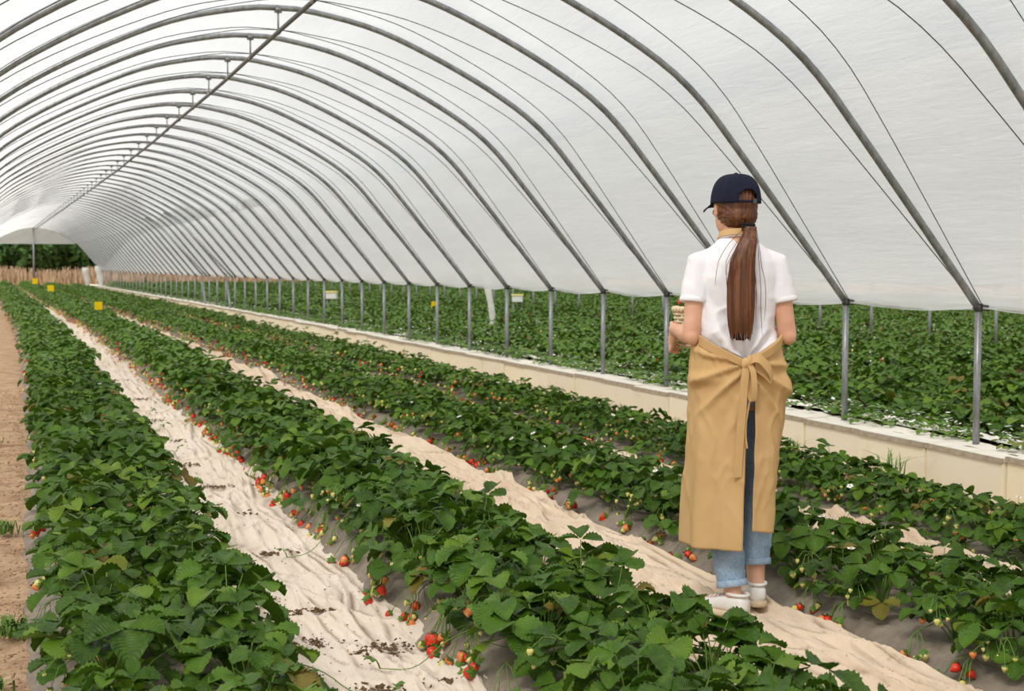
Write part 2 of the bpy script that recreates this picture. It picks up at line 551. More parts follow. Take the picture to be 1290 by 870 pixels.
def build_cloth(name, x0, x1, mat, label, amp, kseed, width_noise=0.05, along=1.0):
    ys = np.r_[np.arange(-1.5, 9.0, 0.022), np.arange(9, 16, 0.07), np.arange(16, 40, 0.3), np.arange(40, 92, 1.2)]
    nu = 92 if x1 - x0 > 0.6 else 40
    u = np.linspace(0, 1, nu)
    U, Y = np.meshgrid(u, ys, indexing='ij')
    e0 = x0 + width_noise * (fbm(Y * 0.9, Y * 0 + 3, kseed, 3) - 0.5) * 2
    e1 = x1 + width_noise * (fbm(Y * 0.9, Y * 0 + 9, kseed + 4, 3) - 0.5) * 2
    Xl = e0 + (e1 - e0) * U
    wob = 1.6 * (fbm(Xl * 2.2, Y * 0.9, kseed, 3) - 0.5)
    r1 = (1 - np.abs(2 * vn((Xl + 0.25 * wob) * 9, Y * 0.9 * along, kseed + 1) - 1)) ** 5
    r2 = (1 - np.abs(2 * vn((Xl + 0.3 * Y + 0.2 * wob) * 6, (Y - 0.6 * Xl) * 1.6 * along, kseed + 2) - 1)) ** 6
    r3 = (1 - np.abs(2 * vn((Xl - 0.2 * Y + 0.3 * wob) * 18, Y * 3.4 * along, kseed + 3) - 1)) ** 4
    mask = np.clip(fbm(Xl * 1.5, Y * 0.8, kseed + 6, 2) * 2.4 - 0.5, 0.35, 1.2)
    r4 = np.zeros_like(Xl)                       # a few long folds pushed up along the strip
    rd_ = random.Random(kseed)
    for q in range(26):
        c_ = rd_.uniform(x0 + 0.05, x1 - 0.05)
        line = c_ + 0.10 * (fbm(Y * rd_.uniform(0.5, 1.1), Y * 0 + q, kseed + q, 3) - 0.5) * 2 + 0.06 * np.sin(Y * rd_.uniform(0.8, 1.6) + q)
        on = np.clip(fbm(Y * 0.8, Y * 0 + 5 * q, kseed + 30 + q, 2) * 4 - 1.5, 0, 1)
        r4 = np.maximum(r4, on * rd_.uniform(0.5, 1.1) * np.exp(-np.abs((Xl - line) / rd_.uniform(0.007, 0.015)) ** 1.5))
    Z = 0.02 + amp * mask * (0.6 * r1 + 0.55 * r2 + 0.28 * r3 + 0.6 * r4) + 0.03 * (fbm(Xl * 3, Y * 2, kseed + 7, 3) - 0.5)
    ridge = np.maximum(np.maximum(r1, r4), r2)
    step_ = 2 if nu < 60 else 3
    fold_dark = np.clip(np.roll(ridge, step_, axis=0) - ridge, 0, 1) * np.clip(fbm(Xl * 4, Y * 3, kseed + 12, 3) * 3 - (0.8 if x0 < 1 else 0.3), 0, 1)
    near0 = np.clip(1 - (Xl - x0) / 0.14, 0, 1); near1 = np.clip(1 - (x1 - Xl) / 0.14, 0, 1)
    Z = Z + 0.03 * near0 ** 2 + 0.03 * near1 ** 2
    X = Xl + S(Y)
    me = mesh_np(name, np.stack([X, Y, Z], -1).reshape(-1, 3), grid_faces(nu, len(ys)), mat)
    at = me.attributes.new('fold_tone', 'FLOAT', 'POINT')       # darker brown, in patches, along one side of the folds
    at.data.foreach_set('value', fold_dark.astype(np.float32).ravel())
    o = link(name, me)
    tag(o, label, 'ground cloth')
    return o
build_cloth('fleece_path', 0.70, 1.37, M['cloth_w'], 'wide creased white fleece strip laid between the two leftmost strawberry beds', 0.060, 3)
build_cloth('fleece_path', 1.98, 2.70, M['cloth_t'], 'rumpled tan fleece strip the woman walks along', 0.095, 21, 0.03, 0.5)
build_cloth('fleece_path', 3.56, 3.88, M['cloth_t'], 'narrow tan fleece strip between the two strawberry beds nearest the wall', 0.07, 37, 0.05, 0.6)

# ------------------------------------------------------------------ the tunnel: hoops, purlin, cords, film
def tube_mesh(name, pts, r, seg, mat):
    b = MB(); b.tube(pts, r, seg); return b.mesh(name, mat)
ARCH_ME = tube_mesh('arch', [(p[0], 0, p[1]) for p in ARCH], 0.024, 8, M['steel'])
POST_ME = tube_mesh('post', [(0, 0, -0.05), (0, 0, 1.12)], 0.0225, 10, M['steel'])
def clamp_mesh():
    b = MB()
    b.tube([(0, 0, -0.02), (0, 0, 0.025)], 0.027, 10)
    b.tube([(-0.035, 0, 0.012), (0.05, 0.01, 0.016)], 0.008, 6)
    b.tube([(0.02, -0.07, 0.01), (0.0, 0, 0.02), (0.03, 0.09, -0.005)], 0.007, 6)
    b.box((0.055, 0.0, -0.005), (0.02, 0.05, 0.03))
    return b.mesh('clamp', M['dark_steel'])
CLAMP_ME = clamp_mesh()
def hanger_mesh():
    b = MB()
    b.tube([(0, 0, 3.45), (0, 0, 3.26)], 0.009, 6)
    b.box((0, 0, 3.445), (0.05, 0.05, 0.03)); b.tube([(-0.03, 0, 3.43), (0.03, 0, 3.43)], 0.012, 6)
    b.tube([(0, -0.03, 3.262), (0, 0.03, 3.262)], 0.021, 8)
    return b.mesh('ridge_hanger', M['steel'])
HANGER_ME = hanger_mesh()

def hoop(k, label, group, bay=0, left_post=True):
    y = hoop_y(k)
    o = empty('tunnel_hoop', (X_RIDGE + bay * 2 * HALF + float(S(y)), y, 0))
    tag(o, label, 'tunnel hoop', group)
    link('arch', ARCH_ME, o)
    link('post', POST_ME, o, (HALF, 0, 0))
    link('clamp', CLAMP_ME, o, (HALF, 0, 1.10))
    if left_post:
        link('post', POST_ME, o, (-HALF, 0, 0))
    if bay == 0:
        link('ridge_hanger', HANGER_ME, o)
    return o
for k in range(K_FIRST, K_LAST + 1):
    if k < 5:
        lab = f'galvanised steel hoop overhead, {ordinal(6 - k)} hoop nearer than the rightmost post'
    elif k == 5:
        lab = 'galvanised steel hoop crossing the top right corner, its post out of frame'
    elif k == 6:
        lab = 'galvanised steel hoop ending on the rightmost post by the foam wall'
    elif k <= 40:
        lab = f'galvanised steel hoop ending on the {ordinal(k - 5)} post from the right'
    else:
        lab = 'thin grey steel hoop in the crowded far end of the tunnel'
    hoop(k, lab, 'steel hoops of the strawberry tunnel')
for k in range(4, 50):
    y = hoop_y(k)
    o = empty('tunnel_post', (X_POST + 2 * HALF + float(S(y)), y, 0))
    tag(o, 'grey steel post in the second line of posts, beyond the strawberry field', 'post', 'posts of the neighbouring tunnel')
    link('tube', POST_ME, o); link('clamp', CLAMP_ME, o, (0, 0, 1.10))

K_BREAK = 27
def purlin(k0, k1, label):
    pts = []
    for y in np.arange(hoop_y(k0) - 0.25, hoop_y(k1) + 0.25, BAY / 3):
        w = 0.02 * math.sin(y * 0.9) + 0.025 * (vn(y * 0.35, 4.0) - 0.5)
        pts.append((X_RIDGE + float(S(y)) + w * 0.7, y, 3.262 + w * 0.3))
    o = link('ridge_purlin', tube_mesh('ridge_purlin', pts, 0.018, 8, M['dark_steel']))
    tag(o, label, 'purlin', 'ridge purlins')
purlin(K_FIRST, K_BREAK, 'long steel purlin hanging along the ridge of the nearer tunnel')
purlin(K_BREAK + 1, K_LAST, 'faint steel purlin along the ridge in the far part of tunnel')

def film_off(i, mid):
    """distance of the film outside the hoop line: it sags between hoops, most at the crown and left"""
    t = np.clip(np.asarray(i, float) / (len(ARCH) - 1), 0, 1)
    w = 0.068 * np.clip((0.86 - t) / 0.3, 0.0, 1)
    return 0.030 - w * np.asarray(mid) ** 1.5
# cords that zigzag over the hoops and tie the film down
def cord_mesh(direction):
    pts = []
    n = len(ARCH)
    for i in range(n):
        t = i / (n - 1)
        p = ARCH[i] + ARCH_N[i] * (float(film_off(i, abs(math.sin(PI * (1 - t))))) - 0.016)
        y = BAY * (1 - t) * direction
        pts.append((p[0], y, p[1]))
    return tube_mesh('tie_cord', pts, 0.0035, 4, M['cord'])
CORD = {1: cord_mesh(1), -1: cord_mesh(-1)}
for k in range(K_FIRST + 1, 34):
    for d in (1, -1):
        y = hoop_y(k)
        o = link('tie_cord', CORD[d], None, (X_RIDGE + float(S(y)), y + 0.03 * d, 0.0))
        where = f'the {ordinal(k - 5)} post from the right' if k >= 6 else f'the {ordinal(6 - k)} post before the rightmost'
        tag(o, f'thin cord slanting {"deeper" if d > 0 else "nearer"} under the film from {where}', 'cord', 'film tie cords')

def film_mesh(k0, k1, sub, right_hem=True):
    ys = np.linspace(hoop_y(k0) - 0.3, hoop_y(k1) + 0.3, int((k1 - k0) * sub) + 1)
    A = np.vstack([ARCH[:1] + (ARCH[0] - ARCH[1]) * 0.1, ARCH, ARCH[-1:] + (ARCH[-1] - ARCH[-2]) * 0.15 + [0.0, -0.005], ARCH[-1:] + (ARCH[-1] - ARCH[-2]) * 0.3 + [-0.005, -0.02], ARCH[-1:] + (ARCH[-1] - ARCH[-2]) * 0.25 + [-0.035, -0.02]])
    N = np.vstack([ARCH_N[:1], ARCH_N, ARCH_N[-1:], ARCH_N[-1:], ARCH_N[-1:]])
    n = len(A)
    I, Y = np.meshgrid(np.arange(n), ys, indexing='ij')
    ph = (Y - Y0) / BAY
    mid = np.abs(np.sin(PI * ph))
    off = film_off(I - 1, mid) + 0.012 * mid * (fbm(I * 0.16, Y * 1.7, 11, 4) - 0.5)
    Z = A[I, 1] + N[I, 1] * off
    X = A[I, 0] + N[I, 0] * off
    drop = np.clip((I - (n - 5)) / 4.0, 0, 1)
    Z = Z - drop * (0.045 * mid + 0.02 * (fbm(Y * 2.3, Y * 0, 9) - 0.3)) + drop * 0.045
    X = X + drop * (0.02 * np.sin(Y * 23) * mid)
    X = X + X_RIDGE + S(Y)
    return np.stack([X, Y, Z], -1).reshape(-1, 3), grid_faces(n, len(ys))
V, Fq = film_mesh(K_FIRST, K_LAST, 10)
tag(link('ceiling', mesh_np('ceiling', V, Fq, M['film'])), 'translucent white film stretched over the arched tunnel hoops', 'film roof', kind='structure')
V, Fq = film_mesh(-3, K_LAST, 2)
for b in (1, 2, 3):
    V2 = V + np.array([b * 2 * HALF + 0.04, 0, 0.0])
    tag(link('ceiling', mesh_np('ceiling', V2, Fq, M['film'])), 'white film roof of the ' + ['', 'tunnel next door, beyond the foam wall', 'second tunnel beyond the foam wall', 'third tunnel beyond the foam wall'][b], 'film roof', kind='structure')

# gathered film and leaning braces where the nearer tunnel run ends
def brace(k, dx, label):
    y = hoop_y(k); x = X_POST + float(S(y))
    o = link('brace_pole', tube_mesh('brace_pole', [(x, y, 1.15), (x - 0.02, y - dx, 0.2)], 0.03, 8, M['steel']))
    tag(o, label, 'brace', 'leaning brace poles')
brace(K_BREAK, 1.1, 'leaning steel brace pole where the nearer tunnel run ends, right-hand of two')
brace(K_BREAK + 3, 1.1, 'leaning steel brace pole where the nearer tunnel run ends, left-hand of two')
def strut(k, label):
    y = hoop_y(k); i0, i1 = 44, 60
    P = [(X_RIDGE + float(S(y)) + ARCH[i, 0] - 0.05, y + (60 - i) * 0.10, ARCH[i, 1] - 0.05) for i in range(i0, i1 + 1, 2)]
    tag(link('brace_strut', tube_mesh('brace_strut', P, 0.026, 6, M['steel'])), label, 'brace', 'struts under the film')
strut(K_BREAK - 1, 'dark diagonal strut under the film at the end of the nearer run')
strut(K_BREAK + 2, 'dark diagonal strut under the film just past the nearer run')

# gable sheet at the far mouth, with its middle pole
def gable():
    y = hoop_y(K_LAST) + 0.2
    cx = X_RIDGE + float(S(y))
    zb = 2.55
    top = [p for p in ARCH if p[1] > zb]
    us = np.array([p[0] for p in top]); zs = np.array([p[1] for p in top])
    nv = 8
    U = np.repeat(us[:, None], nv, 1); T = np.linspace(0, 1, nv)[None, :]
    Z = zb + (zs[:, None] - zb + 0.02) * T
    Yd = y + 0.03 * np.sin(T * 30) * (1 - T) + U * 0
    V = np.stack([U + cx, Yd, Z], -1).reshape(-1, 3)
    o = link('gable_sheet', mesh_np('gable_sheet', V, grid_faces(len(us), nv), M['film']))
    tag(o, 'white film sheet closing the top of the far tunnel mouth', 'film sheet')
    tag(link('gable_pole', tube_mesh('gable_pole', [(cx, y - 0.1, 0), (cx, y - 0.1, 3.44)], 0.05, 8, M['steel'])), 'grey steel pole standing in the middle of far tunnel mouth', 'pole')
gable()

# ------------------------------------------------------------------ the low foam wall
WALL_X, WALL_Z = 5.24, 0.265
def build_wall():
    w = empty('wall_right', (0, 0, 0))
    tag(w, 'low wall of cream foam boards with weathered caps running along the posts', 'low wall', kind='structure')
    L = BAY / 2
    pm = MB(); pm.box((0, 0, 0.125), (0.05, L - 0.012, 0.25)); pme = pm.mesh('panel', M['foam'], False)
    cm = MB()
    cm.box((0.11, 0, 0), (0.27, L - 0.006, 0.022)); cme = cm.mesh('cap', M['white_strip'], False)
    lm = MB(); lm.box((0, 0, 0), (0.02, L - 0.004, 0.03)); lme = lm.mesh('lip', M['cap_stone'], False)
    kk = 0
    y = 1.2
    while y < 88:
        j = random.uniform(-1, 1)
        x = WALL_X + float(S(y)) + 0.012 * j + (0.02 if kk % 3 == 1 else 0)
        dz = random.uniform(-0.008, 0.008)
        rz = -0.00096 * min(y, 35) + random.uniform(-0.012, 0.012)
        rz = math.atan(0.00096 * min(y, 35)) + random.uniform(-0.012, 0.012)
        link('panel', pme, w, (x, y, dz - 0.01), (0, random.uniform(-0.03, 0.03), rz))
        c = link('cap', cme, w, (x, y, WALL_Z - 0.011 + dz), (random.uniform(-0.01, 0.01), 0.0, rz))
        link('lip', lme, c, (-0.028, 0, -0.004))
        y += L; kk += 1
    ys = np.r_[np.arange(1, 20, 0.05), np.arange(20, 90, 0.5)]
    for x0, x1, z, lab in ((5.36, 5.62, 0.255, 'rumpled white sheet lying on the foam wall behind its caps'), (5.74, 6.0, 0.245, 'second white sheet strip along the edge of the neighbouring field')):
        us = np.linspace(0, 1, 12)
        U, Y = np.meshgrid(us, ys, indexing='ij')
        e = 0.03 * (fbm(Y * 2, Y * 0, 5) - 0.5)
        X = x0 + (x1 - x0) * U + e + S(Y)
        Z = z + 0.035 * (fbm(X * 14, Y * 6, 13, 3) - 0.35) - 0.10 * np.clip((U - 0.9) / 0.1, 0, 1)
        tag(link('white_sheet', mesh_np('white_sheet', np.stack([X, Y, Z], -1).reshape(-1, 3), grid_faces(12, len(ys)), M['white_strip'])), lab, 'sheet')
    # soil fill behind the panels that carries the strips and posts
    ys = np.arange(1, 90, 1.0)
    xs = np.array([5.28, 5.3, 6.05, 6.3]); zs = np.array([-0.02, 0.225, 0.225, -0.02])
    X, Y = np.meshgrid(xs, ys, indexing='ij'); X = X + S(Y)
    Z = np.repeat(zs[:, None], len(ys), 1)
    tag(link('soil_bank', mesh_np('soil_bank', np.stack([X, Y, Z], -1).reshape(-1, 3), grid_faces(4, len(ys)), M['soil_dark'], False)), 'dark soil bank behind the foam wall', 'soil bank', kind='structure')
build_wall()

# ------------------------------------------------------------------ strawberry plants
def leaflet(L, W, fold, droop, rows, cols, seed, serr=True):
    """grid leaflet along +Y; returns verts, quads, uv"""
    r = random.Random(seed)
    half = cols
    V, UV = [], []
    for i in range(rows + 1):
        t = i / rows
        w = 0.5 * W * float(np.interp(t, [0, .1, .25, .4, .55, .7, .8, .9, 1], [.10, .42, .74, .92, 1, .97, .86, .64, .22]))
        for j in range(-half, half + 1):
            s = j / half
            e = 1.0
            if serr and abs(j) == half:
                e = 1.0 + (0.075 if i % 2 else -0.055)
            x = w * s * e
            y = L * t - 0.16 * L * (1 - abs(s)) * 0 + (0.05 * L * abs(s) if 0 < i < rows else 0)
            z = fold * abs(x) - droop * L * t * t + (0.012 * L * (1 if i % 2 else -1) * abs(s) * 1.6 if rows > 4 else 0) - 0.28 * abs(x) * abs(s) * fold
            z += r.uniform(-1, 1) * 0.008 * L
            V.append((x, y, z)); UV.append((t, s * 0.5))
    n = 2 * half + 1
    Fq = [(i * n + j, i * n + j + 1, (i + 1) * n + j + 1, (i + 1) * n + j) for i in range(rows) for j in range(n - 1)]
    return np.array(V), Fq, UV

def leaf_geo(r, h, L, pitch, seed, rows=12, cols=2, stalk=True):
    rd = random.Random(seed)
    V, Fq, UV, MI = [], [], [], []
    def put(v, f, uv, m):
        o = len(V)
        V.extend([tuple(p) for p in v]); UV.extend(uv)
        for q in f:
            Fq.append(tuple(i + o for i in q)); MI.append(m)
    end = Vector((0, r, h))
    if stalk:
        b = MB()
        pts = [Vector((0, 0, 0)).lerp(Vector((0, r * 0.35, h * 0.75)), t) * (1 - t) + Vector((0, r * 0.35, h * 0.75)).lerp(end, t) * t for t in (0, 0.33, 0.66, 1)]
        b.tube(pts, [0.0028, 0.0024, 0.002, 0.0016], 4, caps=False)
        put(b.v, b.f, [(0, 0)] * len(b.v), 1)
    for a, s in ((0, 1.0), (1.35 + rd.uniform(-.2, .2), 0.93), (-1.35 + rd.uniform(-.2, .2), 0.93)):
        v, f, uv = leaflet(L * s, L * 0.96 * s, rd.uniform(0.3, 0.85), rd.uniform(0.12, 0.5), rows, cols, seed * 7 + int(a * 10), rows > 4)
        v[:, 1] += 0.006
        ca, sa = math.cos(a), math.sin(a)
        roll = rd.uniform(-.25, .25)
        p = pitch + rd.uniform(-.15, .15)
        R = Matrix.Rotation(0, 3, 'X')
        base = Matrix.Rotation(p, 3, 'X') @ Matrix.Rotation(-a, 3, 'Z') @ Matrix.Rotation(rd.uniform(-0.1, 0.3), 3, 'X') @ Matrix.Rotation(roll, 3, 'Y')
        v = v @ np.array(base).T + np.array(end)
        put(v, f, uv, 0)
    return np.array(V), Fq, np.array(UV), MI

LEAF_SPEC = []   # (reach, height, leaflet length, pitch)
_r = random.Random(3)
for i in range(7):   # inner, high
    LEAF_SPEC.append((_r.uniform(0.03, 0.09), _r.uniform(0.19, 0.27), _r.uniform(0.064, 0.084), _r.uniform(-0.3, 0.35)))
for i in range(7):   # outer, lower
    LEAF_SPEC.append((0.10 + 0.013 * i, 0.20 - 0.020 * i + _r.uniform(-.01, .01), _r.uniform(0.066, 0.088), _r.uniform(-0.75, -0.15)))
for i in range(2):   # young folded
    LEAF_SPEC.append((_r.uniform(0.02, 0.06), _r.uniform(0.14, 0.2), 0.045, 0.6))
LEAF_ME, LEAF_LOD = [], []
for i, sp in enumerate(LEAF_SPEC):
    v, f, uv, mi = leaf_geo(*sp, seed=100 + i)
    LEAF_ME.append(mesh_np('leaf', v, np.array(f), [M['leaf'], M['stalk']], True, mi, uv))
    v, f, uv, mi = leaf_geo(*sp, seed=100 + i, rows=3, cols=1, stalk=False)
    a = (v, np.array(f), uv)
    v, f, uv, mi = leaf_geo(*sp, seed=100 + i, rows=2, cols=1, stalk=False)
    LEAF_LOD.append((a, (v, np.array(f), uv)))

def leaf_plan(rd, n_in=9, n_out=15):
    plan = []
    for i in range(n_in):
        plan.append((rd.choice([0, 1, 2, 3, 4, 5, 6, 14, 15]), rd.uniform(0, 2 * PI), rd.uniform(0.82, 1.15)))
    for i in range(n_out):
        plan.append((rd.randint(7, 13), 2 * PI * (i + rd.uniform(-.4, .4)) / n_out, rd.uniform(0.85, 1.2)))
    return plan

def berry_mesh(mat, ln, rad):
    b = MB()
    R = []
    for t, rr in ((0.0, 0.45), (0.08, 0.8), (0.25, 1.0), (0.5, 0.88), (0.75, 0.55), (0.93, 0.24), (1.0, 0.06)):
        R.append(((0, 0, -t * ln), (rr * rad, 0, 0), (0, rr * rad, 0)))
    b.rings(R, 10, 0)
    for i in range(6):
        a = 2 * PI * i / 6
        c, s = math.cos(a), math.sin(a)
        q = 0.35 * rad
        b.add([(0, 0, 0.004), (c * rad * 0.7 - s * q, s * rad * 0.7 + c * q, 0.001), (c * rad * 1.25, s * rad * 1.25, -0.003 + 0.006 * (i % 2)), (c * rad * 0.7 + s * q, s * rad * 0.7 - c * q, 0.001)], [(0, 1, 2, 3)], 1)
    return b.mesh('strawberry', [mat, M['calyx']])
BERRY = {'red': [berry_mesh(M['berry_red'], 0.036, 0.0165), berry_mesh(M['berry_red'], 0.03, 0.014)],
         'orange': [berry_mesh(M['berry_orange'], 0.03, 0.0145)],
         'pale': [berry_mesh(M['berry_pale'], 0.026, 0.012), berry_mesh(M['berry_pale'], 0.019, 0.009)]}
def truss_mesh(seed):
    """stalks from the crown over the bed's shoulder; returns mesh and berry spots; reach along +X, z measured from bed top"""
    rd = random.Random(seed)
    b = MB(); spots = []
    n = rd.randint(4, 7)
    fork = Vector((0.15, rd.uniform(-.05, .05), 0.06))
    b.tube([(0.0, 0, 0.02), (0.06, 0, 0.085), fork], [0.0024, 0.0022, 0.002], 4, caps=False)
    for i in range(n):
        ex = rd.uniform(0.16, 0.235)
        ey = fork.y + rd.uniform(-0.10, 0.10)
        dx = ex + 0.15
        z = float(bed_z(dx)) - BED_H + rd.uniform(0.032, 0.05)
        tip = Vector((ex, ey, z))
        midp = (fork + tip) / 2 + Vector((0, 0, 0.03))
        b.tube([fork, midp, tip + Vector((-0.01, 0, 0.012)), tip], 0.0015, 4, caps=False)
        spots.append(tip)
    return b.mesh('fruit_truss', M['stalk']), spots
TRUSS = [truss_mesh(s) for s in range(6)]
def runner_mesh(seed):
    rd = random.Random(seed)
    b = MB()
    pts = [(0, 0, 0.02), (0.02, 0.12, 0.07), (0.0, 0.26, 0.03), (rd.uniform(-.05, .05), 0.36, -0.05), (rd.uniform(-.08, .08), 0.46, -0.06)]
    ends = pts
    for it in range(2):                    # round the corners
        new = [pts[0]]
        for a_, c_ in zip(pts, pts[1:]):
            new += [tuple(0.75 * u + 0.25 * v for u, v in zip(a_, c_)), tuple(0.25 * u + 0.75 * v for u, v in zip(a_, c_))]
        pts = new + [pts[-1]]
    b.tube(pts, 0.0018, 4, 1, caps=False)
    pts = ends
    for q in range(1):
        v, f, uv, mi = leaf_geo(0.02, 0.035, 0.026, 0.2, seed * 5 + q, rows=4, cols=1)
        b.add([Vector(p) + Vector(pts[-1 - q]) for p in v], [tuple(t) for t in f], 0)
    return b.mesh('runner', [M['leaf'], M['stalk']])
RUNNER_ME = [runner_mesh(s_) for s_ in (1, 2, 3)]
def spray_mesh(seed):
    rd = random.Random(seed); b = MB(); spots = []
    top = Vector((0.10, 0, 0.15 + rd.uniform(-.03, .03)))
    b.tube([(0, 0, 0), (0.05, 0, 0.12), top], 0.002, 4, caps=False)
    for i in range(rd.randint(4, 6)):
        e = top + Vector((rd.uniform(0.02, 0.09), rd.uniform(-0.07, 0.07), rd.uniform(-0.075, -0.01)))
        b.tube([top, (top + e) / 2 + Vector((0.01, 0, 0.02)), e], 0.0013, 4, caps=False)
        spots.append(e)
    return b.mesh('fruit_spray', M['stalk']), spots
SPRAY = [spray_mesh(s_) for s_ in range(5)]
def flower_mesh():
    b = MB()
    b.tube([(0, 0, 0), (0.008, 0.01, 0.13), (0.015, 0.03, 0.235)], 0.0016, 4, 2, caps=False)
    c = Vector((0.015, 0.03, 0.238))
    for i in range(5):
        a = 2 * PI * i / 5
        d = Vector((math.cos(a), math.sin(a), 0)); e = Vector((-d.y, d.x, 0))
        b.add([c, c + d * 0.008 + e * 0.009, c + d * 0.018 + e * 0.006 + Vector((0, 0, .002)), c + d * 0.020 + Vector((0, 0, .001)), c + d * 0.018 - e * 0.006 + Vector((0, 0, .002)), c + d * 0.008 - e * 0.009],
              [(0, 1, 2, 3), (0, 3, 4, 5)], 0)
    b.ell(c + Vector((0, 0, 0.002)), (0.0055, 0.0055, 0.004), None, 8, 5, 1)
    return b.mesh('flower', [M['petal'], M['pollen'], M['stalk']])
FLOWER_ME = flower_mesh()

TRUSSES = [([0, 0, 1], [0, 0, 0, 1]), ([1, 2, 2], [0, 1, 1]), ([1, 1, 2], [0, 1]), ([1, 1, 2], [0, 1])]   # fruit per bed: left edge, right edge
def full_plant(rd, loc, s, label, group, side, bed):
    """side: -1/+1 the edge of the bed its fruit hangs over; 0 none"""
    o = empty('strawberry_plant', loc)
    tag(o, label, 'strawberry plant', group)
    for i, az, sc in leaf_plan(rd):
        if abs(loc[0]) > 90: pass
        link('leaf', LEAF_ME[i], o, (rd.uniform(-.02, .02), rd.uniform(-.02, .02), 0), (rd.uniform(-.12, .12), rd.uniform(-.12, .12), az), sc * s)
    if side:
        for q in range(rd.choice(TRUSSES[bed][0 if side < 0 else 1])):
            me, spots = TRUSS[rd.randrange(len(TRUSS))]
            rz = (0 if side > 0 else PI) + rd.uniform(-0.35, 0.35)
            t = link('fruit_truss', me, o, (0, rd.uniform(-.08, .08), 0), (0, 0, rz))
            fz = 1 - BED_DROP[bed] / BED_H
            for sp in spots:
                g_ = float(bed_z(sp.x + 0.15)) - BED_H
                sp = Vector((sp.x, sp.y, sp.z - g_ + g_ * fz))
                kind = rd.choices(['red', 'orange', 'pale'], [0.12, 0.13, 0.75] if bed == 0 else [0.36, 0.18, 0.46])[0]
                link('strawberry', rd.choice(BERRY[kind]), t, sp, (rd.uniform(0.2, 1.1), rd.uniform(-1.0, -0.2), rd.uniform(0, 6)), rd.uniform(0.95, 1.4))
    if bed < 4:
        for q in range(rd.choice([0, 1, 1] if bed == 0 else [1, 1, 2])):      # sprays of small unripe fruit
            me, spots = SPRAY[rd.randrange(len(SPRAY))]
            t = link('fruit_spray', me, o, (0, rd.uniform(-.06, .06), 0), (0, 0, (0 if side > 0 else PI) + rd.uniform(-1.2, 1.2)))
            for sp in spots:
                link('strawberry', rd.choice(BERRY['pale'] + BERRY['pale'] + BERRY['orange'] if bed else BERRY['pale']), t, sp, (rd.uniform(-.4, .4), rd.uniform(-.4, .4), rd.uniform(0, 6)), rd.uniform(0.7, 1.1))
    for q in range(rd.choices([0, 1, 2], [0.55, 0.35, 0.1])[0]):
        link('flower', FLOWER_ME, o, (rd.uniform(-.08, .08), rd.uniform(-.08, .08), 0), (rd.uniform(-.5, .5), rd.uniform(-.5, .5), rd.uniform(0, 6)), rd.uniform(0.75, 0.95))
    if side and (bed, side) in ((0, 1), (1, -1), (3, -1)) and rd.random() < 0.14:
        link('runner', RUNNER_ME[rd.randrange(3)], o, (0, 0, 0.0), (0, 0, (-PI / 2 if side > 0 else PI / 2) + rd.uniform(-.5, .5)))
    return o

# every plant position: four beds in this tunnel, then the beds of the field on the right
FIELD = [6.55 + 1.30 * i for i in range(5)] + [13.35 + 1.30 * i for i in range(5)] + [20.2 + 1.3 * i for i in range(6)]
BED_NAMES = ['bed beside the soil path', 'bed right of the wide fleece path', 'bed right of the walked path', 'bed along the foam wall']
plants = []     # bed, row, x, y, base z
for bi, b in enumerate(BEDS):
    for row in (-1, 1):
        y = 2.4 + (0.17 if row > 0 else 0)
        while y < 88:
            plants.append((bi, row, b + row * 0.15 - (0.05 if bi == 0 and row < 0 else 0) + random.uniform(-.025, .025) + float(S(y)), y + random.uniform(-.05, .05), BED_H - 0.005 - BED_DROP[bi]))
            y += 0.34
for bi, b in enumerate(FIELD):
    for row in (-1, 1):
        y = 3.0 + random.uniform(0, 0.3)
        step = 0.36 if b < 12 else 0.42
        while y < 85:
            plants.append((4 + bi, row, b + row * 0.24 + random.uniform(-.07, .07) + float(S(y)), y + random.uniform(-.08, .08), 0.10))
            y += step
P = np.array(plants)
px, py, pd = project(P[:, 2], P[:, 3], P[:, 4] + 0.15)
vis = (pd > 1.5) & (px > -190) & (px < 1290 + 260) & (py < 870 + 260)
inframe = (pd > 1.5) & (px > -40) & (px < 1330) & (py < 1000)
order = [int(i) for i in np.argsort(pd) if inframe[i]]
chosen = set(order[:300])
near_out = [i for i in range(len(P)) if vis[i] and not inframe[i] and pd[i] < 6]
count = {}
for i in sorted(chosen, key=lambda q: P[q, 3]):
    bi, row, x, y, z = plants[i]
    count[(bi, row)] = count.get((bi, row), 0) + 1
    rd = random.Random(i * 13 + 5)
    rw = 'left' if row < 0 else 'right'
    if bi < 4:
        lab = f'leafy strawberry plant, {ordinal(count[(bi, row)])} in {rw} row of {BED_NAMES[bi]}'
        grp = 'strawberry plants in the ' + BED_NAMES[bi]
    else:
        lab = f'leafy strawberry plant, {ordinal(count[(bi, row)])} from the right in {rw} row of {["nearest", "second", "third", "fourth", "fifth"][min(bi - 4, 4)]} field bed'
        grp = 'strawberry plants in the field behind the wall'
    full_plant(rd, (x, y, z), rd.uniform(0.86, 1.08) * (0.80 if bi == 3 else 0.86 if bi == 2 else 1), lab, grp, row if bi < 4 else 0, bi)

